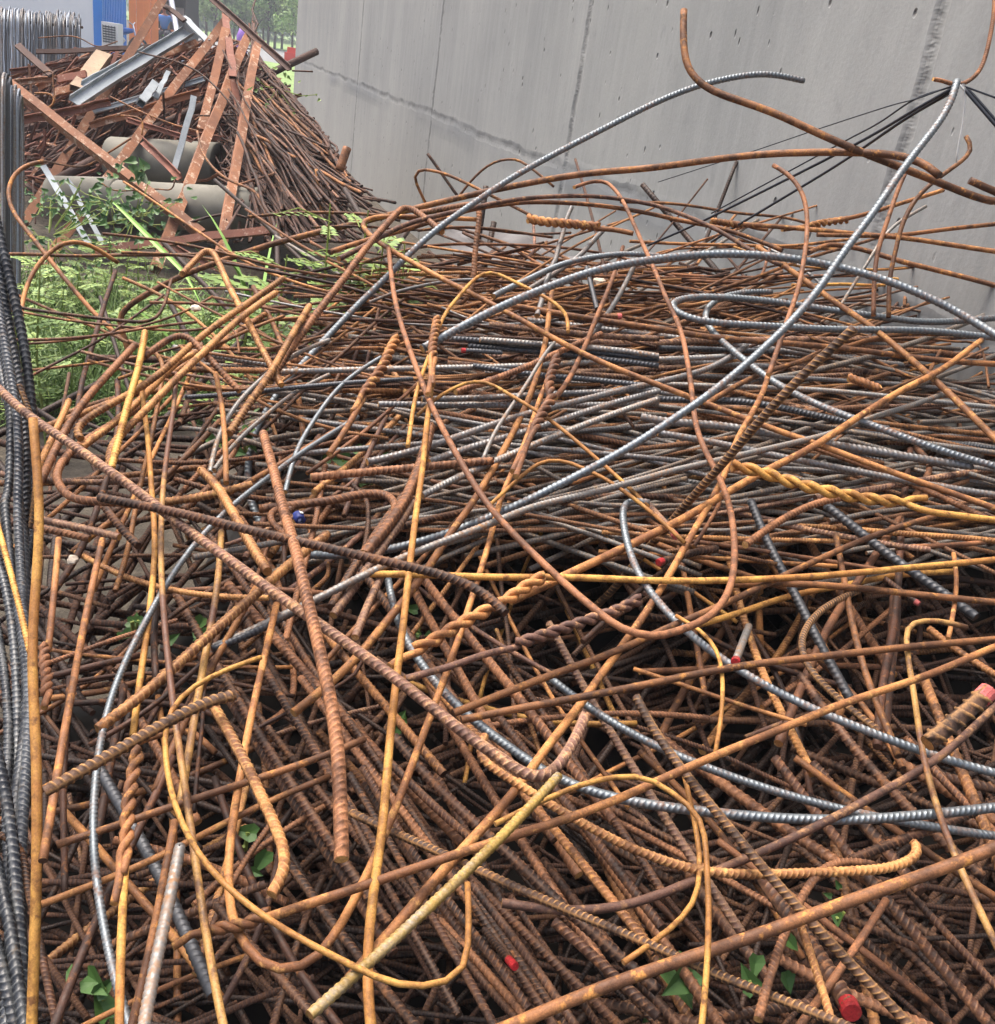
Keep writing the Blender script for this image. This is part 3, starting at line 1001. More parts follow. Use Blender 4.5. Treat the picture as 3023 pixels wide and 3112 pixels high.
tag(sf.build('rod_sheaf', [M['bd'], M['d']], None, None, True), 'dark mass of thin rods sliding down to the wall foot', 'scrap rods', kind='stuff')
md = MB()
gx, gy = 26, 18
for j in range(gy):
    for i in range(gx):
        u, v_ = i / (gx - 1), j / (gy - 1)
        x, y = -6.6 + 3.7 * u, 8.3 + 3.6 * v_
        h = math.sin(math.pi * u) ** .6 * math.sin(math.pi * v_) ** .7
        md.v.append((x, y, -.05 + h * (.95 + .05 * r_.randn())))
for j in range(gy - 1):
    for i in range(gx - 1):
        md.f.append((j * gx + i, j * gx + i + 1, (j + 1) * gx + i + 1, (j + 1) * gx + i))
md.mi = [0] * len(md.f)
tag(md.build('soil_mound', plain('dark_soil', srgb(44, 40, 36), 1, 0, .3, 6), smooth=True), kind='structure')
# ---------------------------------------------------------------- cabin, kiosk, person and trees far behind
def spot(px, dist): return ground_at(px, dist)


M['whitepanel'] = plain('white_cabin_panel', srgb(238, 240, 240), .5, 0, .03, .7)
M['blue'] = plain('blue_steel', srgb(34, 132, 222), .4, 0, .06, 2)
M['bluedeep'] = plain('deep_blue_steel', srgb(28, 106, 190), .4)
M['orangepanel'] = plain('orange_sheet', srgb(232, 134, 66), .6, 0, .08, 1.5)
M['maroon'] = plain('maroon_canopy', srgb(128, 34, 40), .6)
M['white'] = plain('white_plastic', srgb(222, 222, 218), .5)
M['darkvoid'] = plain('dark_plastic', srgb(40, 40, 44), .6)
M['grill'] = plain('grille', srgb(70, 74, 78), .6)
M['rubber'] = plain('tyre_rubber', srgb(34, 34, 36), .8)
M['chrome'] = plain('silver_metal', (.6, .6, .62, 1), .35, .9)

# site cabin: origin at its right front corner, x along its long side to the left (camera left), y away
cb = spot(315, 37); cr = spot(-420, 40)
dv = cr - cb; az = math.atan2(dv[1], dv[0])
cabin = empty('site_cabin', cb, az, 'white site cabin with blue corner post and blue ribbed end wall', 'cabin')
MB().box(.28, 9, 0, .08, .12, 2.7).build('wall_panel', M['whitepanel'], cabin)
MB().box(0, .28, -.03, .12, 0, 2.8).build('corner_post', M['blue'], cabin)
rw = MB()
for k in range(14):
    y = -.14 - k * .165
    rw.box(.02, .06, y - .1, y, 0, 2.7)
    rw.box(.05, .09, y - .165, y - .1, 0, 2.7)
rw.build('ribbed_wall', M['blue'], cabin)
MB().box(-.1, 9.1, -2.6, .25, 2.8, 2.95).build('roof', M['bluedeep'], cabin)
MB().box(.28, 9, -.02, .12, 0, .12).build('skirting', M['darkvoid'], cabin)

ac = empty('air_conditioner', spot(341, 35.2), -.15, 'white outdoor air conditioner with louvred grille by the cabin corner', 'air conditioner')
bx = MB().box(-.27, .27, -.15, .15, .3, 1.0)
bx.build('casing', M['white'], ac)
gr = MB()
for k in range(7): gr.box(-.22, .2, -.165, -.152, .44 + k * .07, .475 + k * .07)
for k in range(5): gr.box(-.22 + k * .1, -.205 + k * .1, -.172, -.166, .42, .92)
gr.build('grille', M['grill'], ac)
MB().box(-.25, -.19, -.12, .12, 0, .298).box(.19, .25, -.12, .12, 0, .298).build('bracket', M['darkvoid'], ac)

# motorbike parked sideways between cabin and sheet
mb_ = empty('motorbike', spot(362, 38.5), .1, 'blue and silver motorbike parked beside the cabin', 'motorbike')
for x in (-.62, .62):
    t = MB()
    ring = [(x + .29 * math.cos(a), 0, .31 + .29 * math.sin(a)) for a in np.linspace(0, 2 * math.pi, 25)]
    wh = MB().tube(ring, .045, 8, cap=False).build('wheel', M['rubber'], mb_, smooth=True)
    MB().tube([(x, -.03, .31), (x, .03, .31)], .2, 16).build('rim', M['chrome'], wh)
MB().tube([(-.55, 0, .55), (-.3, 0, .72), (.1, 0, .74), (.45, 0, .8)], [.05, .12, .13, .06], 10).build('body', M['bluedeep'], mb_, smooth=True)
MB().tube([(-.75, 0, .86), (-.4, 0, .84), (.05, 0, .82)], [.05, .1, .09], 10).build('seat', M['darkvoid'], mb_, smooth=True)
MB().tube([(.62, 0, .31), (.45, 0, .98)], .03, 8).tube([(.42, -.33, 1.05), (.45, 0, .98), (.42, .33, 1.05)], .018, 8).build('handlebar', M['chrome'], mb_, smooth=True)
MB().tube([(-.1, 0, .35), (.1, 0, .55)], [.17, .14], 10).build('engine', M['chrome'], mb_, smooth=True)

kp = spot(436, 46)
sheet_ = empty('metal_sheet', kp, -.1, 'tall orange sheet standing beside the kiosk', 'metal sheet')
so = MB()
for k in range(4): so.box(-.62 + k * .31, -.62 + (k + 1) * .31 - .02, (k % 2) * .03, .05 + (k % 2) * .03, 0, 3.1)
so.build('panel', M['orangepanel'], sheet_)
kk = spot(508, 50)
ki = empty('kiosk', kk, -.1, 'dark roadside kiosk with maroon canopy behind the scrap heap', 'kiosk')
ki.scale = (.72, 1, 1)
MB().box(-.7, 1.05, 1.4, 1.5, 0, 2.3).box(.95, 1.05, .2, 1.4, 0, 2.3).box(-.75, -.65, .2, 1.4, 0, 2.3).build('cabinet', M['darkvoid'], ki)
MB().box(-1.0, 1.3, -.3, 1.6, 2.3, 2.75).build('canopy', M['maroon'], ki)
MB().box(-.5, .95, .3, .9, .75, .82).box(.2, .9, .35, .85, 0, .75).build('counter', M['orangepanel'], ki)
MB().box(-.3, .9, 1.25, 1.395, 1.3, 1.75).build('shelf', M['white'], ki)
stool = empty('stool', spot(500, 47.2), 0, 'small bright green stool under the person in blue', 'stool')
MB().box(-.2, .2, -.2, .2, .5, .55).build('seat', plain('green_plastic', srgb(70, 180, 60), .5), stool)
lg = []
for x in (-.17, .17):
    for y in (-.17, .17): MB().tube([(x, y, .5), (x * 1.15, y * 1.15, 0)], .02, 6).build('leg', M['darkvoid'], stool)
bk = MB().tube([(0, 0, 0), (0, 0, .05), (0, 0, .3)], [.1, .12, .15], 14, cap=False).tube([(.15 * math.cos(a), .15 * math.sin(a), .3) for a in np.linspace(0, 6.283, 15)], .012, 6, cap=False)
o = bk.build('bucket', M['bluedeep'], None, ground_at(459, 33), True)
tag(o, 'small dark blue bucket at the foot of the orange sheet', 'bucket')

# the person: one skinned body, clothes as children
pp = spot(500, 47.2)
person = empty('person', pp, R(10), 'person in blue shirt and dark trousers sitting by the kiosk, one arm raised', 'person')


def skin(name, joints, edges, mat, parent, sub=2):
    me = bpy.data.meshes.new(name)
    me.from_pydata([j[:3] for j in joints], edges, [])
    o = link(name, me, mat, parent)
    md_ = o.modifiers.new('skin', 'SKIN'); md_.use_smooth_shade = True
    for i, j in enumerate(joints):
        me.skin_vertices[0].data[i].radius = (j[3], j[3] if len(j) < 5 else j[4])
    me.skin_vertices[0].data[0].use_root = True
    o.modifiers.new('sub', 'SUBSURF').levels = sub
    o.modifiers['sub'].render_levels = sub
    return o


M['skin'] = plain('skin', srgb(150, 104, 82), .6)
M['shirt'] = plain('blue_shirt', srgb(62, 122, 196), .8)
M['trousers'] = plain('dark_trousers', srgb(40, 42, 52), .85)
M['hair'] = plain('black_hair', srgb(26, 24, 24), .7)
J = [(0, 0, .62, .13), (0, 0, .85, .13), (0, -.01, 1.1, .15), (0, -.01, 1.2, .06), (0, -.03, 1.28, .05), (0, -.05, 1.38, .085), (0, -.05, 1.47, .07),
     (.2, -.02, 1.12, .055), (.36, -.1, .98, .045), (.2, -.16, 1.3, .036), (.11, -.12, 1.4, .035), (.06, -.12, 1.45, .025),
     (-.2, -.02, 1.12, .055), (-.27, -.06, .86, .045), (-.18, -.28, .72, .036), (-.12, -.36, .7, .035), (-.08, -.42, .69, .025),
     (.11, -.05, .6, .1), (.14, -.45, .6, .075), (.14, -.42, .3, .055), (.14, -.42, .08, .045), (.15, -.58, .04, .04),
     (-.11, -.05, .6, .1), (-.14, -.45, .58, .075), (-.14, -.5, .3, .055), (-.14, -.5, .08, .045), (-.15, -.66, .04, .04)]
person.scale = (1.18, 1.18, 1.18); stool.scale = (1.18, 1.18, 1.18)
E = [(0, 1), (1, 2), (2, 3), (3, 4), (4, 5), (5, 6), (2, 7), (7, 8), (8, 9), (9, 10), (10, 11), (2, 12), (12, 13), (13, 14), (14, 15), (15, 16),
     (0, 17), (17, 18), (18, 19), (19, 20), (20, 21), (0, 22), (22, 23), (23, 24), (24, 25), (25, 26)]
skin('body', J, E, M['skin'], person)
skin('shirt', [(0, 0, .64, .15), (0, 0, .85, .155), (0, -.01, 1.1, .17), (.2, -.02, 1.12, .075), (.33, -.085, 1.0, .065), (-.2, -.02, 1.12, .075), (-.255, -.05, .92, .065)],
     [(0, 1), (1, 2), (2, 3), (3, 4), (2, 5), (5, 6)], M['shirt'], person)
skin('trousers', [(0, 0, .6, .14), (.11, -.05, .6, .12), (.14, -.45, .6, .095), (.14, -.42, .3, .075), (.14, -.42, .12, .068), (-.11, -.05, .6, .12), (-.14, -.45, .58, .095), (-.14, -.5, .3, .075), (-.14, -.5, .12, .068)],
     [(0, 1), (1, 2), (2, 3), (3, 4), (0, 5), (5, 6), (6, 7), (7, 8)], M['trousers'], person)
skin('hair', [(0, -.03, 1.42, .085), (0, -.03, 1.49, .08)], [(0, 1)], M['hair'], person)

sp_ = empty('scaffold_pole', (0, 0, 0), 0, 'leaning silver pole standing before the kiosk', 'pole')
A, B = at_depth(517, -20, 30), at_depth(556, 205, 28)
sp_.location = B
MB().tube([A - B, np.zeros(3)], .08, 10).build('tube', M['chrome'], sp_, smooth=True)
MB().tube([np.array([0, 0, .0]), np.array([0, 0, .05])], .18, 12).build('foot', M['chrome'], sp_)

rp = spot(595, 70)
post = empty('marker_post', rp, 0, 'red and white banded marker post beside the far road', 'post')
for k in range(6):
    MB().tube([(0, 0, k * .5), (0, 0, k * .5 + .5)], .1, 10).build('band', M['redpaint'] if k % 2 else M['white'], post)
MB().box(-.4, .4, -.02, .02, 3.0, 3.9).build('sign_plate', M['white'], post)
pu = spot(736, 58)
tag(MB().tube([(0, 0, 0), (0, 0, .9), (0, 0, 1.3)], [.3, .28, .12], 12).build('bollard', plain('purple_plastic', srgb(132, 84, 176), .5), None, pu, True),
    'purple barrel-like bollard on the far roadside', 'bollard')
rb_ = MB()
for k in range(5): rb_.box(k * 1.0, k * 1.0 + .9, 0, .4, 0, .55).box(k + .1, k + .8, .1, .3, .55, .8)
bar_ = rb_.build('road_barrier', plain('red_plastic', srgb(210, 60, 40), .5), None, spot(868, 54))
tag(bar_, 'low red barrier line beside the far road', 'barrier')

# young street trees and the wood behind them
def leaf_mat(name, c1, c2):
    mt, n, bs = newmat(name)
    v = coords(n)
    ge = node(n, 'ShaderNodeNewGeometry')
    col = mix(n, ge.outputs['Random Per Island'], c1, c2)
    L(n, vary(n, col, .85, 1.15), bs.inputs['Base Color'])
    bs.inputs['Roughness'].default_value = .55
    bs.inputs['Transmission Weight'].default_value = 0
    return mt


M['leaf'] = leaf_mat('tree_leaves', srgb(112, 150, 82), srgb(168, 194, 118))
M['leafdark'] = leaf_mat('dark_wood_leaves', srgb(84, 120, 78), srgb(126, 158, 108))
M['bark'] = plain('bark', srgb(88, 78, 68), .9, 0, .2, 8)


def leafcloud(mb, c, rad, n, size, rr):
    for i in range(n):
        d = rr.randn(3); d /= np.linalg.norm(d)
        p = c + d * rad * rr.rand() ** .45
        u = rr.randn(3); u /= np.linalg.norm(u); v_ = np.cross(u, d); v_ /= np.linalg.norm(v_) + 1e-9
        s = size * rr.uniform(.6, 1.3)
        mb.add([p - u * s * .5, p + v_ * s * .32, p + u * s * .5, p - v_ * s * .32 + d * s * .1], [(0, 1, 2, 3)])


protos = []
for k in range(3):
    rr = np.random.RandomState(40 + k)
    h = 6.5 + k * .8
    t = empty('street_tree', (0, 0, 0), 0, 'young leafy tree in the row along the far road', 'tree', 'young trees along the far road')
    tk = MB().tube([(0, 0, 0), (.05, 0, 1.5), (0, .06, 3), (.1, 0, h * .85)], [.11, .09, .07, .02], 8)
    cl = MB()
    for b in range(9):
        z = 1.5 + b * (h - 1.5) / 9
        a = b * 2.4 + rr.rand()
        ln = 1.5 * (1 - .05 * b) * rr.uniform(.7, 1.15)
        e = np.array([math.cos(a) * ln, math.sin(a) * ln, z + .6])
        tk.tube([(0, 0, z - .3), tuple(e * [.5, .5, 1] - [0, 0, .2]), tuple(e)], [.04, .03, .012], 5)
        leafcloud(cl, e, .95, 200, .3, rr)
        leafcloud(cl, e * [.4, .4, 1], .7, 60, .3, rr)
    tk.build('trunk', M['bark'], t, smooth=True)
    cl.build('crown', M['leaf'], t)
    protos.append(t)
used = [False] * 3


def copy_tree(o, label=None):
    c = o.copy(); S.collection.objects.link(c)
    for ch in list(o.children):
        d = ch.copy(); S.collection.objects.link(d); d.parent = c
    if label: c['label'] = label
    return c


rr = np.random.RandomState(8)
for i in range(16):
    px = 575 + i * 22 + rr.randn() * 5
    k = i % 3
    o = protos[k] if not used[k] else copy_tree(protos[k])
    used[k] = True
    o.location = ground_at(px, 82 + rr.rand() * 10 - i * .3)
    o.rotation_euler = (0, 0, rr.rand() * 6)
    s_ = rr.uniform(.85, 1.1); o.scale = (s_, s_, s_)
hz = MB().box(-330, 330, -70, 420, -1.5, 62)
hzm, hn, hb = newmat('haze_air')
hn.nodes.remove(hb)
pv = node(hn, 'ShaderNodeVolumePrincipled')
pv.inputs['Color'].default_value = (.86, .92, 1, 1)
pv.inputs['Density'].default_value = .0024
L(hn, pv.outputs[0], hn.nodes['Material Output'].inputs['Volume'])
tag(hz.build('haze', hzm), kind='stuff')
wd_ = MB()
for i in range(230):
    p = ground_at(rr.uniform(430, 1000), rr.uniform(125, 170))
    leafcloud(wd_, p + np.array([0, 0, rr.uniform(1, 13)]), rr.uniform(1.6, 3.4), 120, .8, rr)
tag(wd_.build('wood', M['leafdark']), 'misty dark green wood beyond the far road', 'wood', kind='stuff')
# ---------------------------------------------------------------- the bars one can follow in the photograph
# material, n smooth / r ribbed / R coarse ribs / w wire, width in the 1904 px view | L lifts or D depths | label | trace
HERO = '''
b n 14.5|D 2.45,2.3,2.3|long smooth brown rod with upturned hook rising against the concrete wall|A3 146,62 143,180 145,300 165,390 230,470 350,540 600,620 900,750 1150,862 1390,960 1600,1035 1800,1115 1885,1140 1950,1150 1985,1125 1950,1090 1880,1070 1762,1025
s r 12.5|D 2.6,2.5,2.4,2.3,2.1,1.95|clean steel ribbed bar curving from weeds up across the concrete wall|A3 825,458 740,440 650,412 560,413 400,440 230,482 0,575 A2 1600,740 1300,890 1000,1060 860,1165 700,1270 560,1380 430,1500 B2 330,185 240,260 130,370 0,510 B1 1740,690 1600,850 1520,980 1450,1120 1425,1250 1430,1400 1450,1500 C1 1470,130 1520,210 1600,300 1720,400
s r 15|D 1.85,1.75,1.7,1.62,1.6,1.62,1.7|long steel bar rising diagonally to the cable knot at upper right|A3 1685,460 1672,560 1605,690 1510,800 1400,930 1300,1060 1220,1200 1110,1350 1010,1480 B3 1000,130 880,280 700,470 520,650 350,800 150,930 0,1020 B2 1904,1050 1700,1180 1500,1290 1300,1400 1100,1500 C2 900,160 600,260 350,320 200,348 0,365 C1 1780,352
l r 13|L .06,.1,.1,.05|whitish ribbed bar running just under the long diagonal steel bar|B3 1640,825 1400,910 1200,965 1000,1050 700,1125 380,1200 0,1283 B2 1904,1325 1700,1375 1500,1435 1150,1500 C2 1050,130 800,225 540,320 400,380 200,465 0,580 C1 1904,590 1650,690 1400,840 1235,892
s r 15.5|D 1.95,2.1,2.2,2.2,2.1,1.9|steel ribbed bar arching high over the middle of the heap|B2 540,592 700,500 1000,340 1300,220 1600,120 1904,70 B3 200,45 500,40 800,70 1000,110 1200,160 1400,230 1600,320 1750,400 1904,495
s r 12|L .04,.08,.08|steel bar curling into an open hook then sloping down right|B3 642,262 540,258 450,260 340,282 280,330 260,390 285,460 360,545 480,640 620,740 800,840 1000,940 1200,1012 1400,1090 1600,1150 1904,1232
s r 12.5|L .05,.08,.1|narrow steel hairpin loop lying flat near the wall at right|B3 1904,405 1600,422 1350,410 1100,380 900,345 700,310 500,295 250,285 120,297 78,322 100,362 180,402 300,426 500,446 800,460 1100,466 1400,472 1700,492 1904,512
p r 15.5|D 1.45,1.5,1.6,1.75,1.9|dark ribbed bar with ochre ribs poking up, its pale cut end facing out|B3 1108,452 900,640 700,850 500,1060 350,1250 150,1470 C3 100,140 0,240 C2 1750,420 1650,560 1540,650
m r 19|L .14,.17,.17,.17,.16,.15|long mauve ribbed bar crossing down from left edge to a hooked end|B1 0,832 100,925 300,1062 540,1240 700,1350 900,1480 C1 1000,150 1200,290 1400,430 1600,580 1750,680 1904,790 C2 200,960 400,1080 600,1250 800,1400 980,1520 D2 1050,65 1140,130 1210,155 1275,140 1330,80 1370,10 C2 1440,1400 1480,1275
d r 18|L .16,.2,.21,.2|dark red-brown ribbed bar bowing over the mauve bar to a bent tip|C1 575,25 800,70 1100,120 1400,200 1700,260 1904,312 C2 300,390 600,452 800,510 900,560 970,622 1018,692
r R 21|L .14,.22,.23,.22|thick rusty ribbed bar bending straight down at left of centre|B1 1523,1075 1570,1250 1620,1430 C1 1610,20 1680,220 1730,400 1770,600 1840,850 1880,1050 1904,1150 C2 40,1300 60,1500 D2 62,200 66,400 70,592
o r 17|L .1,.14|short orange ribbed piece with a crooked top at left|B1 1160,1292 1210,1308 1260,1370 1300,1450 C1 1330,90 1400,200 1470,330 1550,455
o r 16|L .05|orange ribbed bar end lying behind the crooked short piece|B1 700,1490 930,1482 1100,1470 1250,1430 1455,1375
o r 13.5|L .14,.14,.12|orange ribbed bar of the leaning left cluster, hooked at its foot|B1 1597,262 1400,400 1170,620 1000,785 850,945 700,1080 625,1145 605,1210 645,1275
o r 13.5|L .14,.13,.1|longest orange ribbed bar of the leaning cluster, foot bent back|B1 1642,182 1350,382 1100,572 900,762 700,882 500,982 420,1032 408,1080 470,1112
y r 13|L .15,.15,.14|yellow ribbed bar standing almost upright at left|B1 838,488 800,700 740,920 680,1150 640,1290
r r 14|L .1,.1,.08|rusty ribbed bar sloping left behind the upright yellow bar|B1 780,570 640,722 500,872 400,1012 330,1150 230,1370
r r 12.5|L .13,.14,.1|rusty ribbed bar bent like an elbow over the leaning cluster|B1 830,640 950,545 1020,502 1070,502 1115,535 1200,642 1300,750 1390,832
o r 13|L .08,.09|ochre ribbed bar leaning left through the cluster's feet|B1 1200,590 1050,640 900,790 740,960 600,1070 470,1160
o r 14|L .1,.1,.08|straight orange ribbed bar leaning right near the weeds|B1 1790,345 1650,580 1550,760 1420,930 1330,1080
r r 13|L .12,.14,.1,.05|rust red ribbed bar with walking stick hook at the far edge|A2 655,1345 560,1262 480,1202 420,1197 370,1250 320,1312 240,1400 150,1523 B2 100,170 0,290 B1 1700,560 1640,660 1560,780
o r 11.5|L .12,.13,.08|orange ribbed bar with bowed top standing in the weeds at left|B1 1048,162 1120,82 1180,12 1230,20 1270,92 1330,232 1400,372 1480,532 1560,682 1630,802
o r 12|L .02|short orange ribbed stub leaning by the left coil|B1 400,890 340,1030 270,1170 220,1282
r r 14.5|L .05,.08,.08|rusty ribbed bar bent into a wide U at far left|B1 800,930 700,1002 550,1082 430,1162 350,1242 318,1322 350,1402 420,1470 600,1482 800,1485
y n 11.5|L .1,.1,.08|yellow smooth rod hanging vertically at left, upper of a near pair|B1 812,780 840,1000 865,1250 885,1450 C1 905,300 880,560 845,850 810,1050 780,1250 765,1400
t n 13|L .12,.12,.13|banded yellow and mauve rod running down the left to the bottom|B1 1025,740 1000,950 960,1200 940,1450 C1 932,350 945,650 962,850 980,1050 995,1200 1012,1350 1040,1520 D1 1070,200 1110,450 1140,700 1180,900 1210,1150 1260,1400 1292,1540
o n 10.5|L .08|slim orange rod dropping straight beside the bent elbow bar|B1 1250,730 1280,900 1305,1200 1310,1370
k r 8.5|L .04|thin dark steel bar lying level behind the weeds|B1 1070,870 1300,857 1500,832 1904,800 B2 200,785 485,765
l r 9.5|L .05,.05,.02|pale rust-specked bar curving down beside the orange rod|B1 1904,540 1700,622 1540,742 1400,852 1320,962 1270,1080 1230,1190 1215,1310
l r 8.5|L .03|pale thin bar curving behind the clean steel bar at left|B1 1904,740 1700,832 1600,922 1480,1022 1380,1112 1300,1202 1240,1292
s r 9|L .04|thin steel bar arcing down through green leaves|B2 300,640 150,730 0,870 B1 1820,1000 1740,1110 1690,1240 1650,1420
s r 13|L .08,.1,.1,.1,.1,.12|long steel bar sweeping down the left side in a wide bow|B2 170,982 0,1090 B1 1700,1212 1550,1342 1430,1422 C1 1400,20 1300,100 1200,222 1100,302 1030,422 950,532 870,682 790,822 720,982 650,1150 600,1322 575,1480 D1 535,200 525,350 520,500 540,700 580,900 620,1100 650,1250 690,1400 740,1540
b n 8.5|D 3.0,2.8,2.7|brown rod bent into a hook beside the hanging coil at upper left|A1 250,935 170,940 92,990 50,1070 45,1150 80,1240 150,1330 250,1450 B1 300,90 400,222 480,312 560,402 640,472 712,542
o n 9|D 2.6,2.4,2.1|ochre rod bowing around the left coil above the grass|A1 680,1520 560,1432 480,1397 400,1392 330,1420 260,1480 B1 190,140 140,262 118,402 130,562 160,752 190,902 205,960
b n 6.5|D 2.9,2.9|straight thin brown rod stretched level across the weeds|A1 20,1470 300,1478 700,1477 1000,1475 1500,1462
b n 12.5|D 3.0,2.9,2.75,2.5,2.2|long brown rod rising gently right to a downturned tip on the wall|B1 775,690 740,600 720,532 680,432 700,372 780,312 950,222 1100,142 1280,84 1500,5 A1 1904,1330 A2 400,1232 800,1132 1200,1052 1600,992 A3 0,945 300,907 600,872 1000,860 1300,872 1480,902 1550,942 1592,992
o n 10.5|L .1,.08,.08|straight ochre rod running from the far bend down to right edge|A2 850,1270 640,1262 320,1252 220,1270 190,1302 212,1342 280,1402 360,1452 450,1502 B2 500,102 700,212 850,282 1000,362 1200,472 1400,582 1600,682 1904,802 B3 200,862 400,932 600,1012 900,1112 1200,1232 1500,1342 1904,1480
b n 9|L .1,.1,.08|brown rod arching low over the far crest, nearer of two|A2 0,1460 200,1392 400,1342 600,1282 860,1202 1000,1182 1100,1167 1300,1170 1500,1182 1700,1212 1904,1242 A3 100,1245 300,1275 500,1335 700,1420
m n 9|L .13,.13,.1|mauve-brown rod arching over the far crest beside its twin|A2 60,1500 250,1400 450,1290 880,1197 1100,1152 1350,1132 1550,1132 1750,1160 1904,1190 A3 100,1202 300,1282 420,1352 560,1442 700,1500
r n 9.5|D 2.3,2.2,2.05,1.9|reddish rod with bowed head standing before the wall|A3 650,935 720,962 790,1032 830,1120 845,1250 835,1400 825,1480 B3 820,130 790,270 740,382 700,502 650,642 622,722
o n 15.5|L .1,.08,.08,.1,.12|long orange rod slanting from upper right down to bottom centre|B3 625,715 560,882 500,1002 430,1132 350,1332 270,1470 C3 310,20 200,232 100,402 0,542 C2 1750,802 1600,1032 1400,1302 1200,1502 D2 1100,182 900,402 700,622 550,782 400,962 250,1132 100,1302
r n 11|L .12,.12,.1,.13,.14,.12,.12,.1|rust red rod making one great loop right of centre|A2 1415,1085 1500,1052 1590,1047 1640,1080 1700,1160 1740,1242 1780,1332 1820,1432 B2 1880,130 B3 0,182 60,322 130,472 160,642 190,802 210,1002 260,1152 320,1252 380,1382 410,1480 C3 415,130 432,302 430,452 400,592 350,672 250,732 100,792 0,822 C2 1820,832 1750,820 1650,772 1550,692 1400,562 1300,472 1200,372 1050,222 950,112 870,0 B2 800,1302 700,1132 620,982 560,852 480,642 400,382 360,182 340,0
o n 14|L .06,.06,.05|orange rod leaning left through the centre of the heap|B2 1290,250 1260,522 1230,642 1180,802 1120,952 1000,1202 900,1382 820,1510 C2 700,222 560,452 430,622 300,762 170,952 0,1112 C1 1700,1270
r n 9.5|L .08,.07|red-brown rod leaning left above the dark grey bundle|B2 1700,0 1640,182 1550,402 1460,622 1370,802 1310,872
o n 14.5|L .07,.08,.1,.1,.08|long orange rod ending in a low U at bottom left|B2 1250,802 1200,922 1150,1082 1080,1252 980,1482 C2 960,172 880,452 800,682 720,922 640,1122 570,1332 490,1512 D2 430,182 350,382 260,602 180,782 90,982 0,1122 D1 1870,1182 1750,1242 1620,1252 1500,1202 1400,1092 1330,952 1308,702 1340,402 1395,62 C1 1450,1252 1540,902 1600,640
y n 14.5|L .1,.12,.13,.14|yellow-orange rod hanging straight down through the centre|B2 610,480 600,602 590,852 570,1002 550,1202 522,1402 C2 500,110 490,232 460,402 440,652 410,952 370,1272 340,1512 D2 330,252 300,502 260,752 220,1002 190,1202 195,1352 225,1546
y w 7.5|L .12,.12,.1|thin ochre wire bent over like a hairpin in the middle|B2 1380,492 1380,402 1350,352 1260,292 1160,242 1060,192 960,142 900,142 830,192 760,282 690,352 640,432 620,522 580,622 540,742 500,872 470,1002 450,1152
y w 7.5|L .08,.1,.08|thin ochre wire arched over the dark grey bundle|B2 515,972 600,882 700,822 800,777 880,770 950,792 1050,862 1150,922 1270,992 1380,1082 1500,1192 1600,1272 1750,1402 1850,1502
l w 8|L .1,.08|pale bent wire hanging over the grey bundle|B2 1302,555 1240,622 1180,742 1100,852 1030,962 960,1062 910,1182 890,1232
y w 8|L .09,.1,.09|ochre wire hump at centre under the long diagonal bar|B2 930,1492 1050,1382 1150,1282 1230,1232 1300,1220 1400,1242 1500,1292 1600,1332 1700,1402 1800,1482 C3 0,130 150,280
r R 19|L .1,.09,.08|thick rusty ribbed bar standing at the centre, ribs worn pale|B2 590,1035 570,1152 520,1282 460,1422 420,1510 C2 300,222 200,352
m r 16|L .08,.06|mauve ribbed bar, nearest of three slanting together at centre|C2 500,40 400,202 320,302 200,452 100,602 20,702
d r 16|L .06,.05|dark ribbed bar, middle of three slanting together|C2 430,10 260,252 160,402 60,562 10,662
m r 15|L .07,.07|shortest mauve ribbed bar of three slanting together|C2 310,460 240,602 150,832
r r 15.5|L .07,.08|reddish ribbed bar lying level with a blunt left end|B1 1800,1335 1904,1327 B2 300,1300 600,1272 950,1240
r r 15.5|L .05,.07|rusty ribbed bar with a dipping hook at centre left|B1 1500,1520 1700,1500 1904,1480 B2 150,1432 300,1412 365,1432 400,1490 380,1530
r r 12|L .06|small rusty ribbed hook behind the thick vertical bar|C1 1700,90 1620,75 1575,90 1555,150 1590,205 1660,245
r r 12|L .06,.07|rust red ribbed bar laid across the grey bundle|B2 1572,508 1300,622 1100,712 900,782 730,842
g r 11.5|L .02|grey ribbed bar, lowest level one in the bundle with rusty end|B2 280,912 900,917 1500,912 1904,905
g r 11.5|L .04|rust-streaked grey bar just over the lowest level one|B2 540,882 900,872 1500,842 1904,825
k r 11.5|L .04|dark bar with brown cut end at the bundle's top left|B2 690,535 830,535 1100,572 1500,602 1904,650
l r 11|L .05|pale bar lying on the top edge of the bundle|B2 872,540 1200,562 1600,592 1904,632
k r 11|L .02|dark bar inside the bundle starting at a red-tipped stub|B2 830,690 1100,732 1500,762 1904,810
k r 11.5|L .03|dark bar under the pale one in the bundle|B2 800,570 1200,602 1500,642 1904,692
g r 12.5|L .06,.06,.04|long grey-brown bar fanning left from under the bundle|B2 220,1242 500,1182 800,1082 1100,982 1400,902 1700,822 1904,782 B3 300,690 500,560
g r 13|L .05,.05|grey ribbed bar sloping beside the fanned one|B2 580,1242 800,1162 1100,1082 1500,952 1904,832
l r 12|L .07,.06|pale rusty bar sloping along the fan's lower side|B2 540,1442 800,1312 1000,1222 1200,1132 1500,1022 1904,882
m r 12|L .02|mauve ribbed bar capping the bundle's far side|B2 925,448 1200,482 1500,512 1904,532
g r 13|L .04|grey bar running right below the long ochre rod|B3 0,1052 300,1102 700,1192 1100,1262 1500,1342 1904,1402
g r 15|L .06|thick grey bar with a square cut end at right|B3 -100,960 0,992 400,1012 800,1092 1200,1152 1500,1202 1770,1242
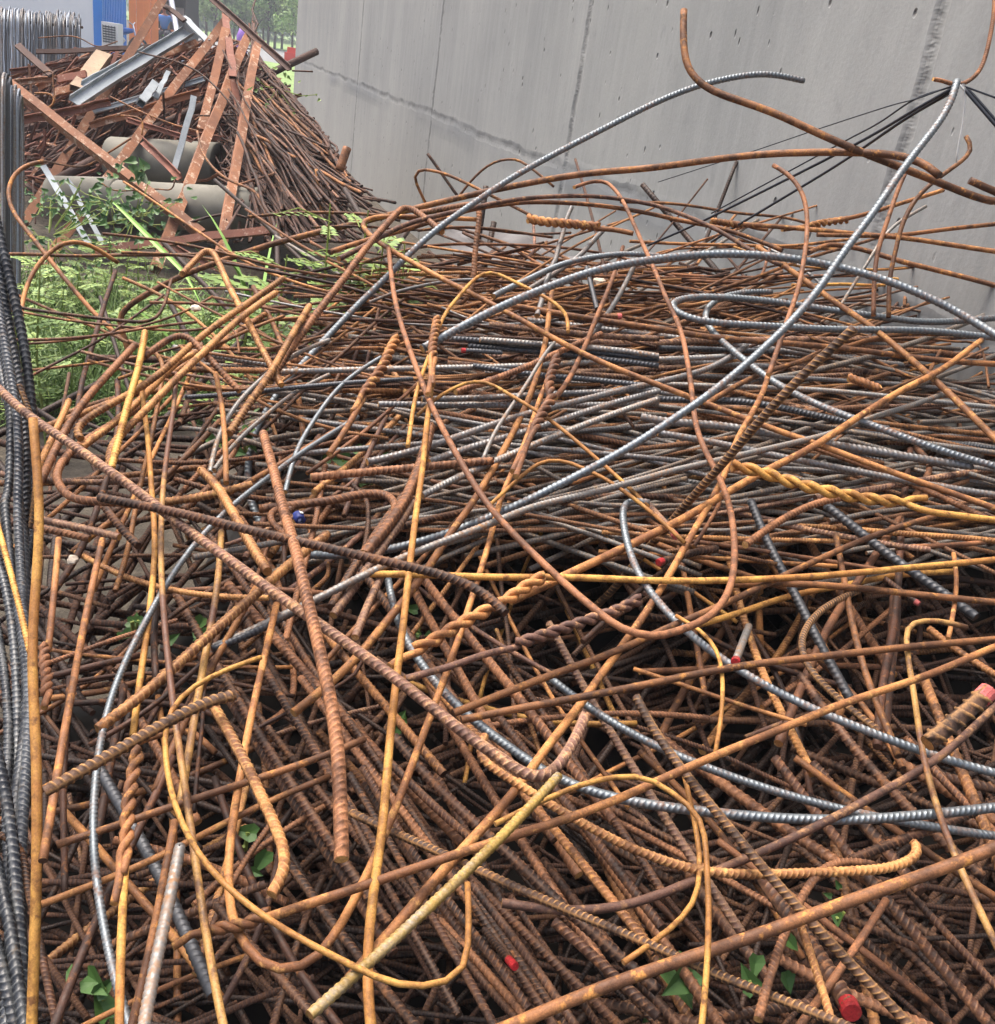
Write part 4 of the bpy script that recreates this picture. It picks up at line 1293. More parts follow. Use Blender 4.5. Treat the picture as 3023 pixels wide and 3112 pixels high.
k r 12|L .02|dark bar resting under the sloping steel hook at right|B3 -60,850 120,862 500,882 900,960 1300,1020
k r 11|L .0|black steel bar level with the bundle's top at right|B3 0,572 300,582 640,592
g r 11|L .0|rust-mottled grey bar second from the bundle's top at right|B3 0,642 300,662 640,682
o n 15|L .1,.1,.08,.06|orange-brown rod slanting up right to the wall foot|B3 1830,530 1600,692 1400,802 1100,982 850,1142 600,1272 450,1362 C3 330,30 200,112 0,212 C2 1600,362 1350,482 1200,562 1050,622
b n 14.5|L .13,.13,.1|long brown rod crossing right of centre below the red pipe end|C3 1904,820 1500,862 1000,912 500,972 0,1062 C2 1500,1162 1100,1242 760,1312
o n 17|L .17,.16,.15,.12|long orange rod crossing the lower heap from right edge to left|C3 1904,870 1700,952 1400,1072 1000,1202 600,1372 310,1489 D3 200,62 0,132 D2 1600,272 1300,382 1000,472 700,572 400,672 300,712 0,812 D1 1700,892 1540,942
b n 25|D 1.0,.98,.95|thick smooth brown rod across the bottom right corner|D3 1904,502 1500,672 1000,852 500,1032 200,1122 0,1202 D2 1500,1362 1200,1482 1000,1560
y n 13.5|L .1,.1,.08|yellow-brown level rod stretching to right edge below the twist|C3 1904,372 1500,412 1100,452 700,482 300,492 0,492 C2 1500,485 1300,482 900,492 600,470 200,465
b n 13.5|L .08,.09,.08|ochre-brown rod rising right beneath the twisted pair|C3 1560,130 1200,242 900,372 600,522 300,662 0,772 C2 1700,902 1400,1002 1100,1122 720,1272
b n 13.5|L .07|brown rod slightly drooping to right edge|C3 400,515 620,512 900,512 1200,542 1500,572 1904,612
p r 13|L .06,.09,.08|dark ribbed bar bent into a half loop with ochre ribs|C3 1130,550 1000,602 890,682 812,782 798,872 830,972 900,1062 1000,1152 1100,1242 1250,1342
y w 8.5|L .1,.12,.1|yellow wire drooping below the great loop|C3 100,690 160,722 250,762 320,832 360,922 372,1052 370,1202 360,1352 320,1482
b n 13.5|L .06,.06|brown rod dropping steeply right of the half loop|C3 1000,230 1060,540 1100,752 1150,932 1220,1152 1320,1382 1355,1489
t n 12|L .12,.12,.13,.12|tan rod hooked at its top descending to the right corner|C3 1750,760 1650,722 1560,710 1450,712 1392,762 1395,852 1412,952 1450,1152 1475,1402 D3 1490,10 1550,202 1620,422 1700,622 1800,832 1904,1052
o w 9|L .06|short orange rod upright near the right edge|C3 1670,340 1692,432 1682,602 1640,822
s r 15|L .08,.09,.09|steel bar diving down right beside the red pipe end|B2 1850,1480 C2 1690,30 1700,202 1750,402 1800,522 1904,642 C3 150,792 300,892 480,1012 700,1132 900,1232 1100,1312 1300,1382 1540,1472 D3 1600,5 1904,92
s r 16.5|L .03,.06,.1,.12|brightest steel bar sweeping across the lower right|C2 340,500 360,652 420,802 500,962 560,1012 650,1152 740,1232 850,1332 950,1402 1130,1512 D2 1200,82 1350,142 1500,202 1700,252 1904,292 D3 200,302 400,332 700,357 1000,365 1300,350 1600,322 1904,290
s r 15|L .05,.06|steel bar sinking under the brightest one|C2 1290,1072 1400,1152 1500,1232 1600,1312 1750,1402 1900,1482 D3 150,32 320,82 600,172 800,232 1050,302 1400,380 1904,440
k r 17|L .0,-.05|dark coarse bar sloping under the half loop|C3 520,45 600,242 700,422 780,572 850,722 920,872 1000,1002 1090,1172
k r 18|L .0|dark coarse bar descending right below the thick twist|C3 950,72 1100,182 1250,302 1400,422 1550,512 1800,700
r r 14|L .06,.06|rusty ribbed bar arched under the thick twist|C3 490,292 600,212 750,112 900,42 1000,22 1100,10
d n 24|L -.06|dark thick rod standing in the deep gap at right|C3 1345,590 1330,702 1305,952 1290,1202 1270,1330
r n 8|L .03|small rusty rod poking up by the red-capped ends|C3 350,50 280,180 200,300
p r 19|L .13,.13,.12,.1|dark ochre-ribbed bar descending from centre to bottom right|C2 1780,1172 C3 -60,1300 D3 -20,-120 80,5 250,232 400,402 550,592 700,752 800,862 900,962 1050,1132 1200,1292 1400,1492
o r 17.5|L .1,.1,.1|ochre ribbed bar sagging right then curling back at its end|C2 900,1400 D2 800,0 900,62 1100,162 1300,292 1500,412 1700,522 1904,592 D3 100,632 250,668 500,672 800,657 1100,650 1300,642 1450,612 1515,572 1520,520 1440,480
r r 16.5|L .08,.11,.12|salmon ribbed bar bent over like a cane at bottom right|D3 1210,612 1100,572 1000,562 915,602 850,702 800,802 720,982 640,1202 570,1482
d r 17.5|L .04,.06|dark ribbed bar rising right under the brightest steel bar|D3 1080,590 1300,492 1500,412 1700,352 1904,252
y n 11.5|L .17,.18,.17|yellow rod looped over at bottom centre and hanging straight down|D2 960,392 1100,312 1300,212 1450,142 1600,102 1750,92 1850,112 1904,150 D3 130,232 230,312 280,402 287,552 280,702 295,902 290,1102 280,1252 250,1502
y n 11|L .1,.1|yellow rod curling inside the bottom loop|D3 150,100 200,300 240,500 250,752 200,882 100,962 0,1032 D2 1800,1130 1700,1190
r n 16|L .05|rusty smooth rod leaning right in the bottom right corner|D3 1290,802 1200,952 1100,1102 1000,1262 850,1450 780,1546
o r 16|L .08|orange rough ribbed bar leaning left at the bottom right|D3 800,940 870,1122 920,1282 980,1492
p r 17.5|L .06,.1,.1,.1,.12|long dark bar with pale ribs winding to the bottom edge|D2 120,320 400,452 650,552 860,662 1000,722 1200,812 1350,872 1500,932 1700,1012 1904,1092 D3 300,1232 600,1342 900,1442 1050,1512
w r 20|L .2,.2,.2|pale grey bar blotched with yellow rust slanting across bottom centre|D2 1335,112 1200,262 1000,462 800,652 600,842 400,1022 200,1212 0,1402 -120,1500
m n 17|L .09,.09,.12,.12|mauve-brown rod swooping up right from a low curve|D2 1000,850 1150,872 1250,912 1400,925 1600,902 1800,862 1904,812 D3 200,692 320,632 500,572 800,442 1100,292 1400,122 1620,2 C3 1750,1350 1880,1230
d r 21|L -.02,.0|gray-brown thick ribbed bar of the parallel set at bottom centre|D2 380,-120 510,52 700,252 880,422 1000,532 1150,682 1320,852 1500,1002 1700,1172 1904,1352
d r 17|L .02,.05|dark ribbed bar crossing over the parallel set|D2 820,730 950,902 1080,1052 1200,1232 1330,1402 1420,1546
d r 15.5|L -.02|outermost left ribbed bar of the parallel set|D2 120,102 250,332 400,582 560,852 700,1102 850,1352 950,1546
d r 15|L .0|ribbed bar second from left in the parallel set|D2 60,200 200,480 300,702 450,952 600,1222 750,1502
d r 16|L -.03|ribbed bar ending short in the parallel set's upper part|D2 320,0 600,282 830,482
d r 16|L .0|ribbed bar third from left in the parallel set|D2 190,60 480,560 680,822 830,1002 960,1182 1150,1452
d r 20|L .0|brown ribbed bar lowest right of the parallel set|D2 1300,952 1450,1072 1650,1272 1904,1502
y n 12|L .19,.2,.21,.2|yellow rod in a huge open loop at bottom left|C1 1510,945 1400,970 1250,1032 1100,1112 1000,1202 942,1312 932,1450 D1 960,152 1000,322 1080,482 1200,652 1350,822 1500,932 1700,1032 1904,1150 D2 100,1202 250,1292 400,1340 550,1347 700,1322 780,1272 830,1210 835,1052 820,852 800,732
p R 22|L .2,.2,.18|coarse ribbed bar with torn pale end arched over lower left|C1 1365,1165 1280,1150 1180,1182 1050,1262 900,1362 750,1452 640,1502 D1 450,102 260,202
o r 21|L .17,.18,.18|stout orange ribbed bar hooked at its lower end at left|C1 1235,1225 1300,1332 1400,1490 D1 1500,202 1600,382 1680,502 1722,592 1702,682 1650,742 1570,792
o r 19|L .09,.11,.1|orange ribbed bar slanting up right across lower left|C1 1900,230 1700,382 1500,562 1300,742 1100,912 950,1072 850,1162 700,1272 560,1370
y n 19|D 1.2,1.1,1.0,.95|thick yellow rod standing beside the left coil from top to bottom|B1 190,1000 205,1200 225,1400 C1 240,100 215,302 195,602 180,902 210,1202 228,1502 D1 212,402 205,802 190,1202 180,1546
o n 12.5|L .12|orange rod hanging straight beside the coil into a twist|C1 340,262 310,602 280,902
b n 15|L .12,.14|brown rod leaning left down the lower left|C1 592,270 520,602 450,952 400,1202 340,1522 D1 300,302 250,600
y n 17|L .16,.17|yellow rod below the wound twist at bottom left|D1 722,640 715,802 702,1002 690,1302 690,1546
b n 17.5|L .12,.14|brown smooth rod leaning left beside the grey bar|D1 1010,380 930,752 870,1102 800,1402 770,1546
l r 23|L .15,.17|stout pale grey ribbed bar leaning left at the bottom|D1 1042,515 990,802 920,1102 850,1402 830,1546
k r 23|L .0,.06|blackish thick bar slanting down right at bottom left|D1 588,80 700,282 830,522 950,762 1080,1062 1180,1282 1240,1390
d n 17|L .06|dark red rod leaning left across the bottom left|D1 1000,0 900,252 780,482 650,752 530,982 420,1252 310,1546
t n 14.5|L .08|tan rod hanging vertically through the lower left gap|C1 1285,222 1260,482 1220,782 1180,1002 1130,1252 1090,1502 D1 1040,300
o n 14.5|L .06|orange-brown rod leaning left below the orange ribbed bar|C1 1480,540 1350,782 1220,1002 1100,1252 980,1502 D1 900,200
o n 13.5|L .08|orange rod crossing level at the lower left|D1 240,852 500,742 660,692 900,600 1200,440 1450,300 1904,110
b n 14.5|L .1|brown rod crossing higher at the lower left|D1 330,512 650,412 1000,282 1400,152 1700,62 1904,-10 C2 200,1420
d n 13|L .07|thin dark rod bowed beneath the pair of hanging rods|C1 905,1090 885,900 900,640 930,560
d r 15|L .04|dark ribbed bar dropping into the gap at left|C1 600,70 700,202 800,302
m r 14|L .06,.07|mauve bar pointing right from the coil with a chipped end|C1 230,150 450,192 690,252
r r 14|L .03|rusty bar tucked under the chipped pointing bar|C1 200,192 350,222 520,262
k r 14|L .06|dark ribbed bar rising right between the left rods|C1 1225,900 1400,840 1560,760 1690,690
b n 9|D 2.5,2.4|dark brown rod bent in zigzag against the wall at right|A3 1742,770 1800,830 1770,882 1740,902 1600,992 1480,1082 1400,1202 1360,1302 1350,1450 B3 1310,120 1300,400
o n 9.5|D 2.6,2.4|long orange rod stretched along the far right crest|A3 480,1272 800,1290 1200,1332 1500,1362 1904,1422
b n 8.5|D 2.6,2.5|brown rod angled level above the long orange one|A3 1885,1268 1600,1305 1380,1332 900,1330
o n 8.5|D 2.6,2.5|orange rod rising right from the small twist on the crest|A3 1612,1075 1400,1140 1150,1222 950,1262
l n 7|D 2.7,2.5|thin pale rod leaning right on the wall side|A3 1512,1165 1400,1232 1300,1302 1250,1380 B3 1080,250 1020,350
r n 9|D 2.5,2.4|rust rod rising behind the diagonal steel bar|A3 1392,980 1340,1082 1310,1222 1260,1352 B3 1230,80 1215,390
b n 10|L .08|brown rod sloping to right edge above the steel arch|A3 850,1430 950,1382 1060,1390 1200,1422 1400,1489 B3 1400,90 1650,152 1904,222
o n 12|L .08,.09|ochre rod sloping down right past the hairpin loop|B3 560,0 750,132 930,262 1100,382 1190,440 1320,545 1500,702 1700,882 1904,1082
b n 11.5|L .06,.07|ochre-brown level rod crossing the far heap to right edge|B2 1060,342 1400,402 1904,472 B3 300,512 600,537 900,562 1200,592 1600,642 1904,662
b n 10|L .04|brown rod bowed shallowly over the grey bundle's right|B3 1700,490 1450,492 1300,502 1040,572 900,622 650,692 450,782 250,900
b w 6|D 2.9,2.7|thin dark wire arched against the foot of the wall|A2 560,1185 500,1072 480,1022 500,982 560,975 700,1012 900,1112 1100,1212 1250,1290
b w 5|D 2.9,2.8|thin dark wire humped beside the steel bar at the wall|A2 740,1150 800,1062 900,962 1000,922 1090,915 1150,952 1300,1080
r r 11|D 2.7,2.5|rusty ribbed bar hanging from the crest with a bent shoulder|A2 500,1235 680,1205 820,1172 860,1180 880,1222 870,1302 850,1402 838,1510 B2 840,120 830,240 780,330 580,365
g r 9|L .04,.06|grey ribbed bar leaning right, tallest of the crest stubs|A2 1400,1195 1360,1312 1310,1512 B2 1290,100 1200,400
g r 9|L .05|rust-flecked grey stub beside the tallest crest stub|A2 1605,1310 1500,1422 1430,1500 B2 1150,250
k r 9|L .05|dark stub of the crest group ending in red paint|B2 1490,120 1520,240 1550,362
g r 9.5|L .04|grey bar leaning through the crest group|B2 1760,120 1680,280 1560,460 1430,600
s r 10.5|L .08,.09|steel bar with rusted tip lying along the crest|B2 950,292 1100,212 1300,112 1450,72 1560,62 1700,40 1904,50
'''
for line in HERO.strip().split('\n'):
    spec, place, label, trace = line.split('|')
    mt, kd, wf = spec.split()
    px = pix(trace)
    mode, vals = place.split()
    vals = [float(v) for v in vals.split(',')]
    P = unproject(px, vals if mode == 'L' else None, vals if mode == 'D' else None)
    mid = P[len(P) // 2]
    dm = float(np.mean([(p - CAM) @ fw for p in P]))
    dia = float(wf) * 1.5877 * dm / F_PX
    nm, ct = {'n': ('steel_rod', 'steel rod'), 'r': ('rebar', 'rebar'), 'R': ('rebar', 'rebar'), 'w': ('steel_wire', 'wire')}[kd]
    bar(nm, P, dia, mt, kd in 'rR', label, ct, sides=14 if kd == 'R' or float(wf) > 17 else None, sigma=.010, big=1.35 if kd == 'R' else 1.0,
        cut='darkcut' if mt in 'dkb' else 'cut')

TW = '''
y 12|.12|thick yellow twisted pair lying right of the dark gap|5|B3 420,1235 600,1280 750,1330 900,1370 1050,1402 1200,1428 1370,1442|B3 1430,1425 1515,1420|C3 1500,95 1700,125 1904,150
m 12|.1|mauve twisted pair reaching left below the great loop|6|C2 1800,610 1700,660 1620,692 1500,732 1350,782 1200,832 1080,870||C2 900,930 700,1000 440,1072
o 13|.09|orange twisted pair at dead centre behind a bent tip|5|C2 1240,480 1100,562 1020,622 900,682 800,732 700,792 600,852 500,902||C2 420,950 350,1000
o 9|.07|orange twisted pair on the far crest with a raised end|6|A2 1150,1265 1250,1285 1350,1292 1450,1302 1560,1312||A2 1650,1330 1760,1352
r 10|.09|red-brown twisted pair leaning left over the grey bundle|7|B2 1320,640 1280,752 1270,812 1290,870 1240,952 1190,1052|B2 1150,1130 1080,1330|B2 1140,1150 1060,1300
o 10|.08|orange twisted pair slanting down left near the leaves|6|B2 390,530 350,602 330,652 300,712 250,782 200,852|B2 160,920 135,955|B2 100,1050 0,1200
o 9|.1|orange twist upright just left of the hairpin wire|5|B2 625,420 610,500 600,560 600,640|B2 590,740 572,855|B2 600,700 600,800
r 12|.11|red-brown twisted pair standing beside the left coil|4|C1 262,880 255,952 262,1020 272,1082 268,1160||C1 262,1200 255,1240
b 14|.19|thick brown wound twist hanging at bottom left|4|C1 800,1480 D1 775,60 765,130 745,250 735,420 735,500 715,580|D1 700,650 660,850|D1 715,640 712,680
o 14|.08|orange twist end in the dark behind the lower left hook|3|D1 1560,900 1450,962 1350,985 1250,990 1130,1030||D1 1100,1040 1000,1100
b 9|.05|brown twisted pair in the right-hand bundle|4|B3 1080,740 1150,765 1250,800||
o 7|.05|orange twist on the crest where a steel arch passes|4|A3 300,1250 380,1262 470,1275||A3 550,1290 620,1300
o 7|.06|slim orange twist before the wall on the right crest|4|A3 1070,1243 1000,1252 930,1262 860,1278||A3 780,1290 700,1300
'''
for line in TW.strip().split('\n'):
    spec, lf, label, turns, tr, t0, t1 = line.split('|')
    mt, wf = spec.split()
    lf = [float(lf) + .03]
    P = np.array(unproject(pix(tr), lf))
    dm = float(np.mean([(p - CAM) @ fw for p in P]))
    tl = [np.array(unproject(pix(q), lf)) if q else None for q in (t0, t1)]
    twist('twisted_rods', P, float(wf) * 1.12 * 1.5877 * dm / F_PX, mt, label, int(turns) * .85, tail0=tl[0], tail1=tl[1])


# bars whose ends were dipped in paint: the painted end is a part of its bar
def painted(trace, wf, mt, lift, label, paint='redpaint', ribbed=True, frac=.12, depth=None, big=1.0):
    P = smooth_path(unproject(pix(trace), lift, depth))
    dm = float(np.mean([(p - CAM) @ fw for p in P]))
    dia = wf * 1.5877 * dm / F_PX
    o = bar('rebar' if ribbed else 'steel_pipe', P, dia, mt, ribbed, label, 'rebar' if ribbed else 'pipe', sides=12, big=big)
    c = np.array(o.location)
    d = P[0] - P[4]; d /= np.linalg.norm(d)
    q = [P[0] - d * dia * frac * 6 - c, P[0] + d * .001 - c, P[0] + d * .002 - c]
    mb = MB().tube(q, [dia / 2 * 1.1, dia / 2 * 1.1, dia / 2 * .98], 14)
    mb.build('painted_end', M[paint], o, smooth=False)


painted('D3 1092,1442 1040,1330 960,1200 850,1040 700,850 600,700', 32, 'd', [.06, .0, -.05], 'thickest bar with a bright red painted end at the bottom edge')
painted('C3 436,950 470,860 512,750', 15, 'l', [.1, .05], 'short pale pipe with red painted mouth in the right-hand gap', 'redpaint', False, .1)
painted('C3 98,240 40,170 -60,60', 13, 'm', [.08, .04], 'mauve bar with a pink painted end right of centre', 'pinkpaint')
painted('C3 4,390 60,370 200,330 330,310', 14, 'd', [.05, .03], 'dark bar with a red painted end just right of centre')
painted('D2 1072,1210 1020,1150 900,1000', 15, 'd', [.0, -.05], 'dark bar deep in the bottom gap with a red painted end', frac=.3)
painted('C3 1866,1118 1750,1232 1600,1352 1520,1412', 33, 'p', [.22, .18], 'very thick coarse bar with pink end rising at the right edge', 'pinkpaint', big=1.9)
painted('B2 1685,402 1600,402 1500,400', 10, 'r', [.06], 'rusty stub with a pink painted end on the far crest', 'pinkpaint')
painted('B2 770,600 850,602 1000,612', 9, 'k', [.03], 'dark bar with a red painted end inside the grey bundle')
painted('C3 1470,622 1380,560 1280,480', 10, 'd', [.04], 'brown bar with a faint pink tip near the right edge', 'pinkpaint')
# ---------------------------------------------------------------- the rest of the tangle, bar by bar
COLN = {'o': 'orange', 'b': 'brown', 'd': 'dark brown', 'm': 'mauve-brown', 'y': 'yellow-ochre', 'r': 'rusty red', 't': 'banded tan',
        'p': 'ochre-ribbed', 's': 'clean steel', 'l': 'pale', 'k': 'blackish', 'g': 'grey', 'w': 'yellow and grey'}
SHAPE = [(0, 'straight'), (.05, 'slightly bowed'), (.14, 'curved'), (.3, 'bent')]


def lie(a):
    a = (a + 90) % 180 - 90                       # image angle, y down: negative rises to the right
    if abs(a) < 12: return 'lying level'
    if abs(a) > 72: return 'standing steep'
    return ('rising right' if a < 0 else 'falling right') + (' steeply' if abs(a) > 45 else '')


#      where                                    x0    y0    x1    y1   n   angle, spread   half length   width px   lifts          bend  ribbed  materials
ZONES = [  # lower zones weighted to dark rust, painting in shade between bars
    ('among the thin rods of the far crest', 820, 690, 2600, 960, 46, 1, 11, (170, 620), (7, 11), (-.16, .0), .10, .15, 'bbbdoorrmg'),
    ('on the crest against the wall at right', 2250, 730, 3040, 1130, 16, 6, 22, (120, 420), (7, 12), (-.14, .02), .12, .2, 'bbdoorymg'),
    ('in the dark grey bundle', 1500, 1010, 3040, 1420, 44, 4, 6, (480, 1050), (14, 20), (-.14, .0), .02, 1, 'kgggllmrb'),
    ('below the dark grey bundle at right', 1900, 1330, 3040, 1720, 18, 8, 15, (250, 560), (13, 20), (-.15, -.01), .03, .7, 'ddmbbogr'),
    ('in the leaning cluster at left', 150, 1080, 1150, 1500, 26, -45, 28, (140, 430), (11, 20), (-.18, .0), .08, .6, 'rrdbmmoob'),
    ('among the weeds behind the left cluster', 120, 860, 1100, 1140, 14, -4, 22, (160, 480), (7, 11), (-.16, -.02), .12, .25, 'bbrrdom'),
    ('in the middle of the heap', 900, 1330, 2000, 1780, 22, -35, 40, (150, 480), (12, 21), (-0.26, -0.02), .06, .55, 'bbrrddmmoo'),
    ('in the left of the heap', 130, 1480, 1000, 2250, 26, -40, 45, (150, 480), (12, 22), (-0.34, -0.03), .10, .5, 'dddbbromrd'),
    ('around the great loop right of centre', 1350, 1650, 2500, 2350, 26, 20, 48, (180, 560), (12, 22), (-0.34, -0.03), .07, .5, 'dddbbrrmooyd'),
    ('in the gap at the right', 2150, 1600, 3040, 2300, 22, 25, 42, (180, 560), (14, 24), (-0.36, -0.04), .07, .5, 'dddbbbrmor'),
    ('in the parallel set at bottom centre', 850, 2080, 2000, 3120, 30, 57, 5, (350, 700), (22, 30), (-.14, -.03), .02, 1, 'ddddmrb'),
    ('in the bottom right corner', 1950, 2330, 3060, 3140, 28, 45, 16, (260, 620), (22, 38), (-0.3, -0.03), .03, .8, 'ddddmrrbb'),
    ('in the bottom left corner', 130, 2250, 950, 3120, 22, -60, 35, (250, 560), (18, 28), (-0.36, -0.05), .07, .4, 'dddbbmroo'),
]
for where, x0, y0, x1, y1, n, ang, spr, hl, wd, lf, bend, ribp, mats in ZONES:
    for i in range(n):
        cx, cy = rnd.uniform(x0, x1), rnd.uniform(y0, y1)
        a = rnd.gauss(ang, spr)
        h = rnd.uniform(*hl)
        ca, sa = math.cos(R(a)), math.sin(R(a))
        bw = rnd.gauss(0, bend)
        hook = rnd.random() < bend * 1.6
        pts = []
        for u in np.linspace(-1, 1, 6):
            o_ = bw * (1 - u * u) * h + (rnd.gauss(0, bend * .12) * h)
            pts.append((cx + ca * u * h - sa * o_, cy + sa * u * h * .9 + ca * o_))
        if hook:
            k = rnd.choice((-1, 1)) * rnd.uniform(60, 150)
            e = pts[-1]
            pts.append((e[0] - sa * k + ca * 30, e[1] + ca * k + sa * 30))
        l0 = rnd.uniform(*lf); l1 = l0 + rnd.uniform(-.05, .05)
        P = unproject(pts, [l0, l1])
        mt = rnd.choice(mats)
        rb = rnd.random() < ribp
        dm = float(np.mean([(p - CAM) @ fw for p in P]))
        dia = min(max(rnd.uniform(*wd) * dm / F_PX, .006), .03)
        col = COLN[mt]
        shape = 'hooked' if hook else [s_ for t_, s_ in SHAPE if abs(bw) >= t_][-1]
        nm, ct = ('rebar', 'rebar') if rb else ('steel_rod', 'steel rod')
        label = '%s %s %s %s %s' % (shape, col, 'ribbed bar' if rb else 'smooth rod', lie(a), where)
        bar(nm, P, dia, mt, rb, label, ct, '%s %s %s' % (col, 'ribbed bars' if rb else 'smooth rods', where), sides=8, cut='darkcut' if mt in 'dkbm' else 'cut')

# ---------------------------------------------------------------- the uncountable bars deeper in the heap
def heap(name, label, n, poly, lifts, wd, hl, angs, mats, seed, depth=None):
    r_ = np.random.RandomState(seed)
    ts = []
    x0, y0, x1, y1 = poly
    while len(ts) < n:
        cx, cy = r_.uniform(x0, x1), r_.uniform(y0, y1)
        if cy < np.interp(cx, [0, 420, 800, 1050, 1400, 1800, 2200, 2600, 3023], [1300, 1280, 1180, 900, 790, 770, 850, 1010, 1200]) + 20: continue
        a = R(r_.normal(*angs[r_.randint(len(angs))]))
        h = r_.uniform(*hl)
        l0 = -abs(r_.uniform(*lifts)); l1 = l0 + r_.uniform(-.08, .08)
        bw = r_.normal(0, .05)
        P = []
        for u in np.linspace(-1, 1, 7):
            px, py = cx + math.cos(a) * u * h - math.sin(a) * bw * (1 - u * u) * h, cy + math.sin(a) * u * h + math.cos(a) * bw * (1 - u * u) * h
            ll = l0 + (l1 - l0) * (u + 1) / 2
            P.append(at_depth(px, py, surf_depth(px, py, ll)))
        P = np.array(P)
        if P[:, 2].min() < .02: continue
        dia = min(max(r_.uniform(*wd) * np.mean((P - CAM) @ fw) / F_PX, .007), .024)
        P = resample(P, .09)
        T, A = frames(P, r_.uniform(0, 6))
        B = np.cross(T, A)
        th = np.arange(7) * 2 * math.pi / 7
        V = P[:, None] + dia / 2 * (np.cos(th)[None, :, None] * A[:, None] + np.sin(th)[None, :, None] * B[:, None])
        at = np.repeat(arclen(P) / (dia * .62), 7)
        ts.append((V.reshape(-1, 3), at, len(P), 7, r_.randint(len(mats)), 0))
    me = mesh_tubes(name, ts)
    return tag(link(name, me, mats), label, 'scrap bars', kind='stuff')


def heapmat(name, c1, c2, c3, rough=.8, metal=0.0):
    """as the rust above, with the ribs as a wave along the bar"""
    mt, n, bs = newmat(name)
    v = coords(n, rand=False)
    col = mix(n, ramp(n, noise(n, v, 6, 5), .38, .62), c1, c2)
    col = mix(n, ramp(n, noise(n, v, 60, 4), .55, .68), col, c3)
    at = node(n, 'ShaderNodeAttribute', attribute_name='rib')
    sn = math_(n, 'SINE', math_(n, 'MULTIPLY', at.outputs['Fac'], 6.283))
    k = ramp(n, sn, .1, .7)
    col = mix(n, math_(n, 'MULTIPLY', k, .35), col, c3)
    L(n, col, bs.inputs['Base Color'])
    bs.inputs['Roughness'].default_value = rough
    bs.inputs['Metallic'].default_value = metal
    bump(n, bs, k, .7, .002)
    return mt


HM = [heapmat('heap_shaded_brown', srgb(70, 45, 32), srgb(48, 32, 25), srgb(104, 68, 43)),  # colours darkened to stand in for shade deep among the bars
      heapmat('heap_shaded_orange', srgb(98, 66, 46), srgb(70, 48, 37), srgb(126, 90, 58)),
      heapmat('heap_shaded_dark', srgb(50, 36, 29), srgb(38, 29, 25), srgb(74, 52, 38), .6, .2),
      heapmat('heap_shaded_grey', srgb(62, 62, 64), srgb(48, 44, 43), srgb(90, 80, 70), .5, .5)]
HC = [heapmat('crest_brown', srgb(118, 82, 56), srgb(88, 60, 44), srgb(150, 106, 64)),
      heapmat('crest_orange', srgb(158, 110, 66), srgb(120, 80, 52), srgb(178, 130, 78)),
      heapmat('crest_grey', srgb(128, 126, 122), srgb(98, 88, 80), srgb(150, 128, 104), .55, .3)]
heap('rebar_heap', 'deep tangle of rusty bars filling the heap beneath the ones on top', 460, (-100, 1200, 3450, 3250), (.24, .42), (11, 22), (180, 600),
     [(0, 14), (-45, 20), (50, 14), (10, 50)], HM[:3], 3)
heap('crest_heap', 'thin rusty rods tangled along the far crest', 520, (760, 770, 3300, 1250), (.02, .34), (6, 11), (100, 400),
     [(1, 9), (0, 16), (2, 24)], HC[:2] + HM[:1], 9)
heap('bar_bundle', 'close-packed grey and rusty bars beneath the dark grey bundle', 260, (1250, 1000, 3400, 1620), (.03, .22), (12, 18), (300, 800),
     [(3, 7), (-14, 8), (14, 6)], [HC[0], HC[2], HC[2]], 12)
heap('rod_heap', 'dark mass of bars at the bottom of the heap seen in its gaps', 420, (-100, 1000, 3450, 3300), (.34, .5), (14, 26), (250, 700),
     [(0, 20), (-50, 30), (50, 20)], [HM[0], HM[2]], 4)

hs = MB()  # added near-black mound under the bars: blocks light and blackens the gaps
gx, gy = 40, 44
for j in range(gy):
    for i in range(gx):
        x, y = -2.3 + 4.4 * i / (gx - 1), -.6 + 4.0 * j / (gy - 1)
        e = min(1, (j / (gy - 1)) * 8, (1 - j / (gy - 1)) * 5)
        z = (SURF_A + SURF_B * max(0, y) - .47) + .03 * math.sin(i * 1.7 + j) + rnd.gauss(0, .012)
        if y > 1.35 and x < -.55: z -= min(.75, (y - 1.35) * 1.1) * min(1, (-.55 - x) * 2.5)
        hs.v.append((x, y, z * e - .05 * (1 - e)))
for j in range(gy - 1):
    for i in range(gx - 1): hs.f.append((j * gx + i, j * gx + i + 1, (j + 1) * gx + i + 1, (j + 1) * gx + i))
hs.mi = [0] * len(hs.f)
tag(hs.build('gap_shade_mound', plain('gap_shade_black', srgb(26, 23, 20), 1, 0, .35, 14), smooth=True), kind='structure')
# ---------------------------------------------------------------- weeds, grass and creepers
M['grass'] = leaf_mat('weed_grass', srgb(74, 102, 50), srgb(122, 144, 78))
M['weed'] = leaf_mat('weed_leaves', srgb(84, 116, 54), srgb(140, 164, 82))
M['ivy'] = leaf_mat('ivy_leaves', srgb(44, 78, 36), srgb(82, 116, 56))
M['blade'] = leaf_mat('broad_blade', srgb(120, 164, 76), srgb(140, 180, 92))
M['stem'] = plain('green_stem', srgb(126, 140, 70), .7)
rr = np.random.RandomState(21)


